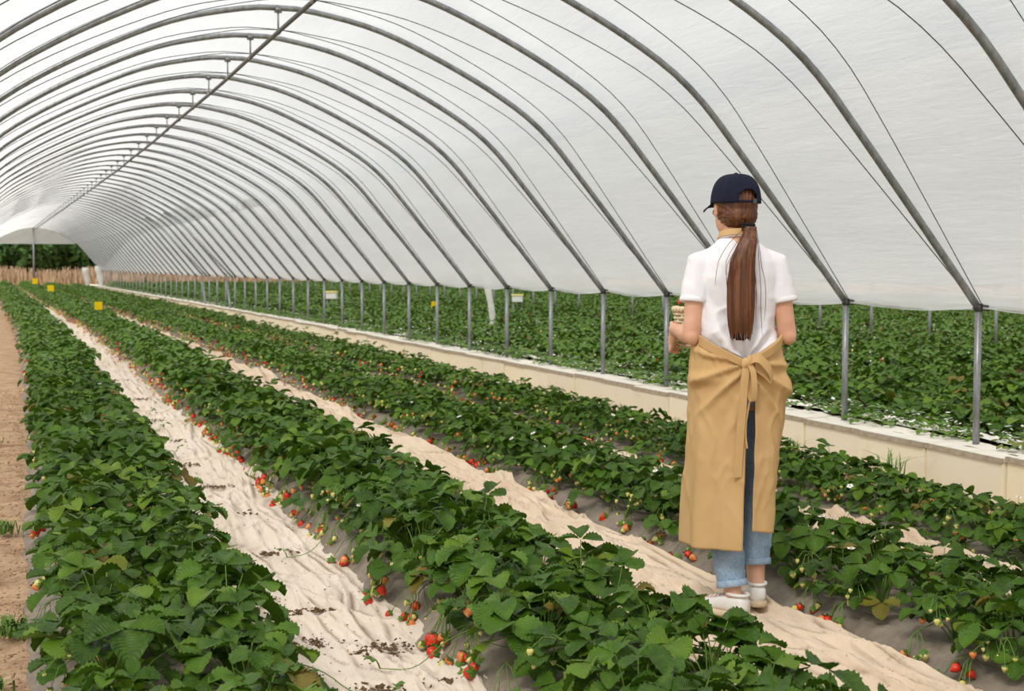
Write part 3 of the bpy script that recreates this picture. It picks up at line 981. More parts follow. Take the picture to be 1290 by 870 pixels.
def stuff_plants(idx, name, label, seed):
    rd = np.random.default_rng(seed)
    Vs, Fs, off = [], [], 0
    Bv, Bf, Bm, boff = [], [], [], 0
    for i in idx:
        bi, row, x, y, z = plants[i]
        d = pd[i]
        lod = 0 if d < 24 else 1
        s = rd.uniform(0.9, 1.15) * (1.0 if d < 30 else 1.12) * (0.80 if bi == 3 else 0.87 if bi == 2 else 1)
        n = 19 if d < 20 else (14 if d < 35 else 9)
        if d > 35: s *= 1.1
        for q in range(n):
            li = rd.integers(0, 7) if q < n * 0.45 else rd.integers(7, 14)
            v, f, uv = LEAF_LOD[li][lod]
            az = rd.uniform(0, 2 * PI); c, sn = math.cos(az), math.sin(az)
            k = s * rd.uniform(0.85, 1.2)
            w = np.empty_like(v)
            w[:, 0] = (v[:, 0] * c - v[:, 1] * sn) * k + x + rd.uniform(-.03, .03)
            w[:, 1] = (v[:, 0] * sn + v[:, 1] * c) * k + y + rd.uniform(-.03, .03)
            w[:, 2] = v[:, 2] * k + z
            Vs.append(w); Fs.append(f + off); off += len(v)
        nb = (rd.integers(4, 9) if 0 < bi < 4 else rd.integers(1, 4) if bi == 0 else (rd.integers(0, 3) if d < 34 else 0))
        if d > 45: nb = nb // 2
        for q in range(nb):
            o = row * rd.uniform(0.14, 0.24) if bi < 4 else rd.uniform(-.2, .2)
            zz = (float(bed_z(abs(o) + 0.15)) + 0.02 if bi < 4 else z + rd.uniform(0.12, 0.26))
            if bi < 4 and q % 2: zz += rd.uniform(0.03, 0.13)
            m = rd.choice([0, 1, 2], p=[0.24, 0.2, 0.56]) if bi < 4 else rd.choice([0, 2, 3], p=[.08, .2, .72])
            r = rd.uniform(0.014, 0.02) if m < 3 else 0.014
            c = np.array([x + o, y + rd.uniform(-.17, .17), zz])
            oc = np.array([(1, 0, 0), (0, 1, 0), (-1, 0, 0), (0, -1, 0), (0, 0, 1), (0, 0, -1.3)]) * r + c
            Bv.append(oc); Bf.append(np.array([(0, 1, 4), (1, 2, 4), (2, 3, 4), (3, 0, 4), (1, 0, 5), (2, 1, 5), (3, 2, 5), (0, 3, 5)]) + boff); boff += 6
            Bm += [m] * 8
    if not Vs: return
    o = link(name, mesh_np(name, np.vstack(Vs), np.vstack(Fs), M['leaf']))
    tag(o, label, 'strawberry foliage', kind='stuff')
    if Bv:
        b = link('fruit_and_blossom', mesh_np('fruit_and_blossom', np.vstack(Bv), np.vstack(Bf), [M['berry_red'], M['berry_orange'], M['berry_pale'], M['petal']], True, Bm), o)
        b['kind'] = 'stuff'
rest = [i for i in range(len(P)) if vis[i] and i not in chosen]
for bi in range(4):
    stuff_plants([i for i in rest if plants[i][0] == bi], 'strawberry_foliage', 'unbroken strawberry foliage receding along the ' + BED_NAMES[bi], 50 + bi)
stuff_plants([i for i in rest if 4 <= plants[i][0] < 9], 'strawberry_foliage', 'dense strawberry foliage filling the neighbouring tunnel behind the wall', 60)
stuff_plants([i for i in rest if plants[i][0] >= 9], 'strawberry_foliage', 'dense strawberry foliage beyond the second line of posts', 61)

# dark soil ridges under the field beds
def field_beds():
    ys = np.arange(1, 90, 2.0)
    for i, b in enumerate(FIELD[:10]):
        dx = np.array([-0.6, -0.5, 0.5, 0.6]); z = np.array([-0.02, 0.10, 0.10, -0.02])
        X, Y = np.meshgrid(dx, ys, indexing='ij'); Z = np.repeat(z[:, None], len(ys), 1)
        tag(link('planting_bed', mesh_np('planting_bed', np.stack([X + b + S(Y), Y, Z], -1).reshape(-1, 3), grid_faces(4, len(ys)), M['soil_dark'], False)),
            f'soil ridge under the {ordinal(i + 1)} strawberry bed of the field behind the wall', 'planting bed', kind='structure')
field_beds()

# seedlings on the wall strip
def seedling_mesh(seed):
    rd = random.Random(seed)
    V, Fq, off = [], [], 0
    for q in range(7):
        v, f, uv, mi = leaf_geo(*LEAF_SPEC[rd.randint(7, 13)], seed=seed * 9 + q, rows=3, cols=1)
        f = np.array(f)
        az = rd.uniform(0, 2 * PI); k = rd.uniform(0.45, 0.7)
        c, s = math.cos(az), math.sin(az)
        w = np.stack([(v[:, 0] * c - v[:, 1] * s) * k, (v[:, 0] * s + v[:, 1] * c) * k, v[:, 2] * k * 0.6], 1)
        V.append(w); Fq.append(f + off); off += len(v)
    me = mesh_np('strawberry_seedling', np.vstack(V), np.vstack(Fq), [M['leaf']])
    return me
SEED_ME = [seedling_mesh(s) for s in range(6)]
sd = []
for x0, step in ((5.52, 0.17), (5.70, 0.2)):
    y = 5.0
    while y < 80:
        if random.random() < 0.86:
            sd.append((x0 + random.uniform(-.05, .05) + float(S(y)), y + random.uniform(-.04, .04)))
        y += step
sd = np.array(sd)
spx, spy, spd = project(sd[:, 0], sd[:, 1], np.full(len(sd), 0.3))
ordr = [int(i) for i in np.argsort(spd) if -20 < spx[i] < 1310]
for i in ordr[:300]:
    o = link('strawberry_seedling', SEED_ME[random.randrange(6)], None, (sd[i, 0], sd[i, 1], 0.262), (0, 0, random.uniform(0, 6)), random.uniform(0.8, 1.3))
    tag(o, 'small green strawberry seedling in the row along the foam wall top', 'seedling', 'seedlings on the foam wall')
Vs, Fs, off = [], [], 0
for i in ordr[300:]:
    for q in range(3):
        v, f, uv = LEAF_LOD[random.randint(7, 13)][1]
        az = random.uniform(0, 6.28); c, s = math.cos(az), math.sin(az)
        Vs.append(np.stack([(v[:, 0] * c - v[:, 1] * s) * .6 + sd[i, 0], (v[:, 0] * s + v[:, 1] * c) * .6 + sd[i, 1], v[:, 2] * .4 + 0.262], 1)); Fs.append(f + off); off += len(v)
if Vs:
    tag(link('seedling_row', mesh_np('seedling_row', np.vstack(Vs), np.vstack(Fs), M['leaf'])), 'far run of tiny seedlings along the foam wall top', 'seedlings', kind='stuff')
# fallen white petals and fleece scraps between the seedlings
def scraps():
    Vs, Fs, off = [], [], 0
    for q in range(2600):
        y = 4 + 40 * random.random() ** 1.7
        x = random.choice([5.56, 5.66, 5.80, 6.02]) + random.gauss(0, 0.05) + float(S(y))
        r = random.uniform(0.008, 0.022); a = random.uniform(0, 6); z = 0.275 + random.uniform(0, 0.05)
        t = random.uniform(-.6, .6)
        c, s = math.cos(a) * r, math.sin(a) * r
        Vs += [(x + c, y + s, z + t * r), (x - s, y + c, z), (x - c, y - s, z - t * r), (x + s, y - c, z)]
        Fs.append((off, off + 1, off + 2, off + 3)); off += 4
    tag(link('white_petals', mesh_np('white_petals', np.array(Vs), np.array(Fs), M['petal'])), 'scattered white petals and scraps among the wall seedlings', 'petals', kind='stuff')
scraps()

# soil crumbs on the cloth and clods on the path
def crumbs(name, label, spots, mat, zf):
    Vs, Fs, off = [], [], 0
    base = np.array([(1, 0, 0), (0, 1, 0), (-1, 0, 0), (0, -1, 0), (0, 0, 0.8), (0, 0, -0.5)], float)
    fc = np.array([(0, 1, 4), (1, 2, 4), (2, 3, 4), (3, 0, 4), (1, 0, 5), (2, 1, 5), (3, 2, 5), (0, 3, 5)])
    for x, y, r in spots:
        v = base * r * np.array([random.uniform(.6, 1.4), random.uniform(.6, 1.4), random.uniform(.5, 1)]) + rng.normal(0, 0.15 * r, (6, 3))
        a = random.uniform(0, 6); c, s = math.cos(a), math.sin(a)
        v = np.stack([v[:, 0] * c - v[:, 1] * s + x, v[:, 0] * s + v[:, 1] * c + y, v[:, 2] + zf(x, y)], 1)
        Vs.append(v); Fs.append(fc + off); off += 6
    tag(link(name, mesh_np(name, np.vstack(Vs), np.vstack(Fs), mat, False)), label, 'soil', kind='stuff')
sp = []
patches = [(0.98, 4.25, .13, .06), (1.12, 4.75, .10, .05), (0.88, 4.9, .12, .05), (0.80, 5.6, .10, .06), (0.92, 7.6, .16, .06), (1.0, 8.6, .2, .05), (0.95, 9.6, .2, .06), (1.05, 11, .22, .07),
           (1.0, 12.5, .25, .08), (0.98, 14.5, .25, .1), (1.05, 6.5, .08, .04), (1.25, 4.3, .09, .02), (0.78, 4.45, .05, .12), (0.95, 17, .3, .1), (0.95, 5.35, .12, .03), (0.84, 6.1, .05, .09)]
for cx_, cy_, sx_, sy_ in patches:
    for q in range(110):
        sp.append((cx_ + random.gauss(0, sx_ * 0.55) + float(S(cy_)), cy_ + random.gauss(0, sy_ * 0.8), random.uniform(0.003, 0.012)))
for q in range(500):
    y = 3.6 + 9 * random.random() ** 1.5
    sp.append((random.uniform(0.75, 1.4) + float(S(y)), y, random.uniform(0.002, 0.005)))
crumbs('soil_crumbs', 'dark soil crumbs in patches on the white fleece path', sp, M['crumb'], lambda x, y: 0.034)
sp = []
for q in range(2600):
    y = 2.5 + 14 * random.random() ** 1.6
    sp.append((-0.05 - abs(random.gauss(0, 0.35)) + float(S(y)), y, random.uniform(0.003, 0.013)))
crumbs('soil_clods', 'small dry clods strewn over the bare soil path', sp, M['soil'], lambda x, y: 0.012)

# weeds on the soil path
def weed(loc, n, h, label):
    b = MB()
    for i in range(n):
        a = random.uniform(0, 6.28); ln = h * random.uniform(0.5, 1.1); sp_ = random.uniform(0.3, 1.0)
        d = Vector((math.cos(a), math.sin(a), 0)); e = Vector((-d.y, d.x, 0)) * 0.004
        c = Vector((random.gauss(0, .03), random.gauss(0, .04), 0))
        p1 = c + d * ln * 0.3 * sp_ + Vector((0, 0, ln * 0.6)); p2 = c + d * ln * sp_ + Vector((0, 0, ln * 0.7))
        b.add([c - e, c + e, p1 + e, p1 - e, p2], [(0, 1, 2, 3), (3, 2, 4)])
    o = link('grass_weed', b.mesh('grass_weed', M['stalk2']), None, loc)
    tag(o, label, 'weed', 'weeds on the soil path')
M['stalk2'] = simple('weed_green', lin(84, 120, 48), lin(112, 138, 62), 20, 0.7)
for x, y, n_, h_, lb in ((-0.16, 4.75, 60, .07, 'low grass weed on the soil path nearest the camera'), (-0.10, 5.5, 90, .09, 'bushy grass weed hugging the edge of the leftmost bed'),
                         (-0.24, 6.5, 70, .08, 'sprawling grass weed partway along the soil path'), (-0.15, 7.6, 60, .10, 'small grass weed tight against the leftmost bed farther up'),
                         (-0.32, 9.2, 110, .12, 'broad grass weed patch spreading across the soil path'), (-0.30, 11.4, 90, .13, 'thin grass weed patch before the distant soil path'), (-0.5, 14.5, 90, .14, 'farthest grass weed patch on the soil path')):
    weed((x + float(S(y)), y, 0), n_, h_, lb)
for (x, y, h, lb) in ((4.92, 9.6, .2, 'tall thin weed at the foot of the foam wall left of the woman'), (4.98, 7.5, .3, 'feathery weed in front of the foam wall at the right edge'), (4.95, 8.6, .26, 'upright weed against the foam wall right of the woman'), (4.9, 10.6, .16, 'small weed on the bare strip before the foam wall')):
    weed((x + float(S(y)), y, 0), 26, h, lb)
# ------------------------------------------------------------------ the woman
def remeshed(mb, voxel, smooth, name):
    me = mb.mesh(name, [])
    o = bpy.data.objects.new(name, me); COL.objects.link(o)
    m = o.modifiers.new('r', 'REMESH'); m.mode = 'VOXEL'; m.voxel_size = voxel
    if smooth:
        s = o.modifiers.new('s', 'SMOOTH'); s.factor = 0.5; s.iterations = smooth
    dg = bpy.context.evaluated_depsgraph_get(); dg.update()
    em = bpy.data.meshes.new_from_object(o.evaluated_get(dg))
    n = len(em.vertices); co = np.empty(n * 3, np.float32); em.vertices.foreach_get('co', co)
    nr = np.empty(n * 3, np.float32); em.vertices.foreach_get('normal', nr)
    bpy.data.objects.remove(o); bpy.data.meshes.remove(me)
    return em, co.reshape(-1, 3).astype(float), nr.reshape(-1, 3).astype(float)
def finish(em, co, mats, name):
    em.vertices.foreach_set('co', co.astype(np.float32).ravel())
    em.name = name
    em.materials.clear()
    for m in mats: em.materials.append(m)
    em.polygons.foreach_set('use_smooth', np.ones(len(em.polygons), bool))
    em.update()
    return em

M['skin'] = simple('skin', lin(226, 178, 148), lin(212, 158, 128), 14, 0.5, 0.35, 0.06, 300)
M['shirt'] = simple('white_cotton', lin(243, 241, 244), lin(236, 233, 237), 8, 0.9, 0.1, 0.12, 420)
M['apron'] = simple('tan_canvas', lin(212, 176, 124), lin(202, 164, 112), 7, 0.85, 0.15, 0.2, 500)
M['hair'] = mat_hair()
M['denim'] = mat_denim()
M['denim_hem'] = simple('denim_hem', lin(176, 198, 218), lin(140, 164, 190), 60, 0.85)
M['navy'] = simple('navy_cotton', lin(36, 38, 56), lin(28, 30, 46), 30, 0.85, 0.15, 0.25, 400)
M['elastic'] = simple('black_elastic', lin(24, 24, 28), lin(16, 16, 20), 40, 0.8)
M['brass'] = simple('metal_buckle', lin(120, 120, 124), lin(80, 80, 84), 40, 0.35, 0.5, 0, metal=0.9)
M['sneaker'] = simple('white_leather', lin(240, 238, 234), lin(226, 222, 216), 10, 0.5)
M['sole'] = simple('cream_rubber', lin(226, 210, 184), lin(196, 172, 138), 12, 0.7)
M['eye'] = simple('eye_dark', lin(50, 36, 28), lin(30, 22, 18), 50, 0.2)
M['lip'] = simple('lip', lin(190, 110, 100), lin(176, 96, 90), 30, 0.4)
M['wicker'] = simple('pale_wicker', lin(232, 218, 190), lin(206, 186, 150), 40, 0.7, 0.2, 0.2, 200)

def taper(b, pts, rads, seg=14):
    b.tube(pts, rads, seg)
    for p, r in zip(pts, rads):
        b.ell(p, (r, r, r), None, 12, 8)

HEAD_YAW = math.radians(15)       # turned further left than the body
HC = Vector((-0.006, 0.035, 1.542))
RH = Matrix.Rotation(HEAD_YAW, 3, 'Z')
def hp(x, y, z):                  # a point in head space
    return HC + RH @ Vector((x, y, z))
ELB = {-1: Vector((-0.180, -0.035, 1.058)), 1: Vector((0.188, -0.03, 1.058))}
SHO = {-1: Vector((-0.146, 0.0, 1.325)), 1: Vector((0.146, 0.0, 1.325))}
WRI = {-1: Vector((-0.204, 0.185, 1.075)), 1: Vector((0.115, 0.215, 1.055))}
HIP = {-1: Vector((-0.085, 0, 0.88)), 1: Vector((0.085, 0, 0.88))}
KNE = {-1: Vector((-0.065, 0.02, 0.48)), 1: Vector((0.09, 0.09, 0.50))}
ANK = {-1: Vector((-0.02, -0.07, 0.085)), 1: Vector((0.092, 0.035, 0.10))}

def build_woman():
    w = empty('person', (2.505, 4.83, 0.035), -math.radians(27.6 - 13.0))
    tag(w, 'woman seen from behind in white shirt, tan apron and navy cap holding a basket', 'person')
    # ---- body, one continuous skin
    b = MB()
    zz = lambda z: z if z < 1.05 else 1.05 + (z - 1.05) * 0.92
    ring = lambda z, a, d, cy=0.0, cx=0.0: ((cx, cy, zz(z)), (a, 0, 0), (0, d, 0))
    b.rings([ring(0.78, 0.12, 0.10), ring(0.86, 0.165, 0.118), ring(0.93, 0.165, 0.115), ring(1.02, 0.135, 0.098), ring(1.09, 0.122, 0.09), ring(1.2, 0.135, 0.098),
             ring(1.31, 0.155, 0.102), ring(1.37, 0.140, 0.085), ring(1.415, 0.092, 0.066), ring(1.45, 0.058, 0.055, 0.005), ring(1.50, 0.047, 0.050, 0.012), ring(1.545, 0.048, 0.052, 0.02)], 28)
    b.ell(hp(0, -0.005, 0.015), (0.074, 0.092, 0.100), RH, 24, 16)
    b.ell(hp(0, 0.028, -0.045), (0.058, 0.062, 0.072), RH, 20, 12)          # jaw
    b.ell(hp(0, 0.078, -0.098), (0.022, 0.016, 0.016), RH)                 # chin
    b.tube([hp(0, 0.088, 0.012), hp(0, 0.104, -0.022), hp(0, 0.108, -0.034)], [0.008, 0.011, 0.012], 10)   # nose
    for s in (-1, 1):
        b.ell(hp(s * 0.013, 0.095, -0.036), (0.008, 0.008, 0.006), RH)
        b.ell(hp(s * 0.036, 0.066, -0.018), (0.022, 0.018, 0.016), RH)       # cheek
        b.ell(hp(s * 0.077, 0.0, -0.012), (0.007, 0.017, 0.030), RH @ Matrix.Rotation(s * 0.25, 3, 'Z') @ Matrix.Rotation(-0.2, 3, 'X'))    # ear
        b.ell(hp(s * 0.079, -0.006, -0.004), (0.006, 0.015, 0.02), RH @ Matrix.Rotation(s * 0.5, 3, 'Z'))
        # arm
        sh, el, wr = SHO[s], ELB[s], WRI[s]
        taper(b, [sh, sh.lerp(el, 0.35), sh.lerp(el, 0.75), el], [0.047, 0.043, 0.036, 0.034])
        b.ell(el + Vector((0, -0.010, -0.004)), (0.03, 0.028, 0.032))
        taper(b, [el, el.lerp(wr, 0.3), el.lerp(wr, 0.7), wr], [0.033, 0.036, 0.028, 0.0235])
        # leg
        taper(b, [HIP[s], HIP[s].lerp(KNE[s], 0.5), KNE[s]], [0.085, 0.072, 0.052])
        taper(b, [KNE[s], KNE[s].lerp(ANK[s], 0.35), KNE[s].lerp(ANK[s], 0.75), ANK[s]], [0.052, 0.054, 0.038, 0.033])
        fd = Vector((-0.62, 0.78, 0)).normalized() if s < 0 else Vector((0.10, 1, 0)).normalized()
        lift = 0.0 if s < 0 else 0.02
        b.tube([ANK[s] + Vector((0, 0, -0.03)) - fd * 0.03, ANK[s] + fd * 0.06 + Vector((0, 0, -0.045)), ANK[s] + fd * 0.15 + Vector((0, 0, -0.06 - lift))], [0.034, 0.034, 0.026], 12)
    # hands: palm flat on the basket's side, fingers curled beneath it
    for s in (-1, 1):
        wr = WRI[s]
        if s < 0:
            fwd, down, inn = Vector((0.02, 0.80, -0.60)).normalized(), Vector((0.0, 0.83, 0.55)).normalized(), Vector((1, 0, 0))
        else:
            fwd, down, inn = Vector((0.05, 0.75, -0.62)).normalized(), Vector((0, 0.62, 0.75)).normalized(), Vector((-1, 0, 0))
        palm = wr + fwd * 0.045
        X = inn; Y = fwd; Z = X.cross(Y).normalized()
        Rm = Matrix((X, Y, Z)).transposed()
        b.ell(palm, (0.015, 0.05, 0.038), Rm, 14, 10)
        b.ell(wr + fwd * 0.01, (0.019, 0.03, 0.026), Rm, 12, 8)
        lens = [0.066, 0.076, 0.071, 0.056]
        for i, L in enumerate(lens):
            side = (i - 1.5) * 0.0195
            base = palm + fwd * 0.038 - Z * (-side) * 1.0
            r0 = 0.0088 - 0.0006 * i
            k1 = base + fwd * L * 0.42 - inn * 0.006
            k2 = k1 + (fwd * 0.55 + inn * 0.8).normalized() * L * 0.36
            k3 = k2 + (fwd * 0.0 + inn * 1.0).normalized() * L * 0.30
            b.tube([base - fwd * 0.02, base, k1, k2, k3], [r0, r0, r0 * 0.95, r0 * 0.88, r0 * 0.7], 10)
            b.ell(k1, (r0, r0, r0)); b.ell(k3, (r0 * .72,) * 3); b.ell(base, (r0 * 1.12,) * 3)
        t0 = wr + fwd * 0.02 + Z * (0.022 if s < 0 else -0.022)
        tz = Z if s < 0 else -Z
        t1 = t0 + (tz * 0.8 + fwd * 0.5).normalized() * 0.034
        t2 = t1 + (tz * 0.35 + fwd * 0.6 + inn * 0.6).normalized() * 0.032
        t3 = t2 + (fwd * 0.5 + inn * 0.9).normalized() * 0.022
        b.tube([t0 - tz * 0.01, t0, t1, t2, t3], [0.012, 0.0125, 0.0105, 0.0098, 0.007], 10)
        b.ell(t1, (0.0108,) * 3); b.ell(t3, (0.0072,) * 3)
    em, co, nr = remeshed(b, 0.0045, 3, 'body')
    link('body', finish(em, co, [M['skin']], 'body'), w)
    f = MB()
    for s in (-1, 1):
        f.ell(hp(s * 0.031, 0.084, 0.012), (0.012, 0.006, 0.007), RH, 12, 8)
    link('eyes', f.mesh('eyes', M['eye']), w)
    f = MB(); f.ell(hp(0, 0.094, -0.062), (0.021, 0.008, 0.006), RH, 14, 8); f.ell(hp(0, 0.093, -0.070), (0.018, 0.008, 0.006), RH, 14, 8)
    link('mouth', f.mesh('mouth', M['lip']), w)

    # ---- shirt
    b = MB()
    b.rings([ring(0.94, 0.142, 0.112), ring(0.985, 0.146, 0.118, -0.004), ring(1.03, 0.147, 0.118, -0.006), ring(1.08, 0.143, 0.108), ring(1.15, 0.145, 0.106), ring(1.22, 0.152, 0.110), ring(1.30, 0.156, 0.113),
             ring(1.36, 0.148, 0.104), ring(1.39, 0.132, 0.092), ring(1.42, 0.106, 0.078, 0.003), ring(1.448, 0.074, 0.064, 0.008), ring(1.462, 0.060, 0.059, 0.012)], 36)
    for s in (-1, 1):
        sh, el = SHO[s], ELB[s]
        d = (el - sh).normalized()
        P_ = [Vector((s * 0.085, 0, 1.345)), sh + Vector((s * 0.002, 0, 0.004)), sh.lerp(el, 0.28) + Vector((s * .004, 0, 0)), sh.lerp(el, 0.52) + Vector((s * .004, 0, 0))]
        b.tube(P_, [0.050, 0.049, 0.052, 0.054], 18)
        b.ell(P_[1] + Vector((-s * 0.012, 0, -0.008)), (0.050, 0.053, 0.047))
    em, co, nr = remeshed(b, 0.006, 9, 'shirt')
    x, y, z = co[:, 0], co[:, 1], co[:, 2]
    back = np.clip(-y / 0.08, -0.4, 1)
    tors = np.clip((0.168 - np.abs(x)) / 0.03, 0, 1)
    # creases gathered towards the apron knot and under the arms
    dx, dz = x - 0.01, z - 0.97
    ang = np.arctan2(dx, np.maximum(dz, 0.001)); dist = np.hypot(dx, dz)
    cre = np.sin(ang * 9 + 6 * fbm(x * 7, z * 7, 3)) * np.exp(-((dist - 0.10) / 0.11) ** 2)
    cre2 = (1 - np.abs(2 * vn(x * 16 + z * 8, z * 9 - x * 5, 6) - 1)) ** 3 * np.exp(-((z - 1.12) / 0.12) ** 2)
    fine = fbm(x * 22 + z * 8, z * 16, 9) - 0.5
    puff = np.exp(-((z - 1.06) / 0.03) ** 2) * 0.008
    h = tors * (0.014 * cre * np.clip(back, 0.2, 1) + 0.011 * cre2 + puff) + 0.007 * fine
    # a shallow furrow down the spine
    h -= tors * 0.007 * np.exp(-((x - 0.0) / 0.03) ** 2) * (y < 0) * np.clip((z - 1.05) / 0.1, 0, 1)
    co = co + nr * h[:, None]
    sh = link('shirt', finish(em, co, [M['shirt']], 'shirt'), w)
    for s in (-1, 1):                      # ribbed sleeve bands
        d = (ELB[s] - SHO[s]).normalized()
        e = SHO[s].lerp(ELB[s], 0.52) + Vector((s * .004, 0, 0))
        c = MB(); c.tube([e - d * 0.014, e - d * 0.012, e + d * 0.003, e + d * 0.005], [0.051, 0.0550, 0.0550, 0.052], 28)
        link('sleeve_band', c.mesh('sleeve_band', M['shirt']), sh)
    c = MB()
    for i in range(24):
        pass
    pts = [(0.062 * math.sin(a), 0.012 - 0.062 * math.cos(a), zz(1.458) + 0.012 * math.cos(a)) for a in np.linspace(0, 2 * PI, 33)]
    c.tube(pts, 0.007, 8, caps=False)
    link('neck_band', c.mesh('neck_band', M['shirt']), sh)

    # ---- jeans
    b = MB()
    b.rings([ring(0.80, 0.15, 0.12), ring(0.88, 0.158, 0.118, -0.004), ring(0.95, 0.150, 0.110), ring(1.02, 0.138, 0.102)], 28)
    for s in (-1, 1):
        cuff = KNE[s].lerp(ANK[s], 0.90 if s < 0 else 0.78)
        mid = KNE[s].lerp(ANK[s], 0.45)
        P_ = [HIP[s] + Vector((0, -0.012, -0.02)), HIP[s].lerp(KNE[s], 0.35) + Vector((0, -0.012, 0)), HIP[s].lerp(KNE[s], 0.7), KNE[s], mid + Vector((0, -0.008, 0)), cuff]
        b.tube(P_, [0.082, 0.082, 0.074, 0.067, 0.064, 0.056], 18)
        b.ell(P_[3], (0.066,) * 3)
    em, co, nr = remeshed(b, 0.007, 4, 'jeans')
    x, y, z = co[:, 0], co[:, 1], co[:, 2]
    h = 0.005 * ((1 - np.abs(2 * vn(x * 12 + z * 3, z * 26 + x * 10, 14) - 1)) ** 3 - 0.3) + 0.004 * (fbm(x * 18, z * 30, 4) - 0.5)
    co = co + nr * h[:, None]
    je = link('jeans', finish(em, co, [M['denim']], 'jeans'), w)
    for s in (-1, 1):
        cuff = KNE[s].lerp(ANK[s], 0.90 if s < 0 else 0.78); d = (ANK[s] - KNE[s]).normalized()
        c = MB(); c.tube([cuff - d * 0.012, cuff - d * 0.010, cuff + d * 0.012, cuff + d * 0.014], [0.055, 0.0592, 0.0588, 0.052], 24)
        link('trouser_hem', c.mesh('trouser_hem', M['denim_hem']), je)

    # ---- apron: a sheet wrapped round the hips, split at the back
    nth, nz = 170, 90
    th = np.linspace(0, 1, nth); tz = np.linspace(0, 1, nz)
    T, Zt = np.meshgrid(th, tz, indexing='ij')
    th0, th1 = -0.03, 2 * PI - 0.16 - 0.16 * Zt
    TH = th0 + (th1 - th0) * T
    dback = np.minimum(TH, 2 * PI - TH)
    sgn = np.where(TH < PI, -1.0, 1.0)                      # -1 left flap
    ztop = 0.972 + 0.095 * np.clip(dback / 1.25, 0, 1) ** 0.9
    zhem = np.where(TH < PI, 0.272, 0.272 + 0.075 * np.clip((TH - PI) / PI, 0, 1))
    Z = ztop + (zhem - ztop) * Zt
    za = np.array([0.25, 0.45, 0.62, 0.78, 0.88, 0.95, 1.02, 1.08])
    A = np.interp(Z, za, [0.186, 0.183, 0.180, 0.182, 0.181, 0.178, 0.168, 0.162])
    D = np.interp(Z, za, [0.165, 0.160, 0.155, 0.152, 0.150, 0.147, 0.142, 0.134])
    CXs = np.interp(Z, za, [-0.022, -0.016, -0.008, 0.0, 0.002, 0.0, 0, 0])
    CYs = np.interp(Z, za, [-0.02, -0.015, -0.012, -0.008, -0.008, -0.006, 0, 0])
    # right flap falls inward towards its edge low down
    A = A * np.where(TH > PI, 1 - 0.16 * np.clip((0.75 - Z) / 0.45, 0, 1), 1.0)
    s_arc = dback * 0.165
    kz = Z - 0.965
    ang = np.arctan2(-kz, s_arc + 0.02)
    dist = np.hypot(kz, s_arc)
    fold = np.zeros_like(Z)
    for sg, n_, ph_ in ((-1, 7.0, 0.6), (1, 8.0, 2.1)):
        m_ = (sgn == sg)
        ridge = (1 - np.abs(np.sin(ang * n_ * 0.9 + ph_ + 1.2 * fbm(s_arc * 8, Z * 6, 5)))) ** 2.0
        fold += m_ * 0.026 * (ridge - 0.3) * np.exp(-((dist - 0.11) / 0.13) ** 2)
    drape = 0.012 * np.sin(TH * 7 + 2.5 * fbm(TH * 1.3, Z * 2, 8)) * np.clip((0.85 - Z) / 0.5, 0, 1)
    cre = 0.007 * ((1 - np.abs(2 * fbm(TH * 1.6 + Z * 3, Z * 4.5 - TH * 1.2, 17, 3) - 1)) ** 5 - 0.3) * np.clip((Z - 0.3) / 0.2, 0.2, 1)
    # the bunched fold standing out at the right hip
    bun = 0.030 * np.exp(-((dback - 1.15) / 0.28) ** 2 - ((Z - 0.875) / 0.045) ** 2) * (sgn > 0)
    bun2 = 0.018 * np.exp(-((dback - 1.0) / 0.5) ** 2 - ((Z - 0.90) / 0.02) ** 2) * (sgn < 0)
    rr = fold + drape + cre + bun + bun2
    Xp = CXs - (A + rr) * np.sin(TH); Yp = CYs - (D + rr) * np.cos(TH)
    V = np.stack([Xp, Yp, Z], -1).reshape(-1, 3)
    ap = link('apron', mesh_np('apron', V, grid_faces(nth, nz), M['apron']), w)
    so = ap.modifiers.new('thick', 'SOLIDIFY'); so.thickness = 0.003; so.offset = 0
    def ribbon(name, pts, width, wdir, parent, thick=0.004, twist=None):
        pts = [Vector(p) for p in pts]
        # smooth
        Q = []
        n = len(pts)
        for i in range(n - 1):
            p0 = pts[max(i - 1, 0)]; p1 = pts[i]; p2 = pts[i + 1]; p3 = pts[min(i + 2, n - 1)]
            for t in np.linspace(0, 1, 7, endpoint=False):
                Q.append(0.5 * ((2 * p1) + (p2 - p0) * t + (2 * p0 - 5 * p1 + 4 * p2 - p3) * t * t + (3 * p1 - p0 - 3 * p2 + p3) * t ** 3))
        Q.append(pts[-1])
        V_ = []
        for i, q in enumerate(Q):
            t = i / (len(Q) - 1)
            wd = wdir(t) if callable(wdir) else Vector(wdir)
            wd = wd.normalized() * width(t) * 0.5 if callable(width) else wd.normalized() * width * 0.5
            tg = (Q[min(i + 1, len(Q) - 1)] - Q[max(i - 1, 0)])
            nn = tg.cross(wd)
            nn = nn.normalized() * thick * 0.5 if nn.length > 1e-9 else Vector((0, thick * .5, 0))
            V_ += [q - wd - nn, q + wd - nn, q + wd + nn, q - wd + nn]
        F_ = []
        for i in range(len(Q) - 1):
            for j in range(4):
                k = (j + 1) % 4
                F_.append((i * 4 + j, i * 4 + k, i * 4 + 4 + k, i * 4 + 4 + j))
        F_.append((3, 2, 1, 0)); e = (len(Q) - 1) * 4; F_.append((e, e + 1, e + 2, e + 3))
        bb = MB(); bb.add(V_, F_)
        return link(name, bb.mesh(name, M['apron'], False), parent)
    yb = -0.165
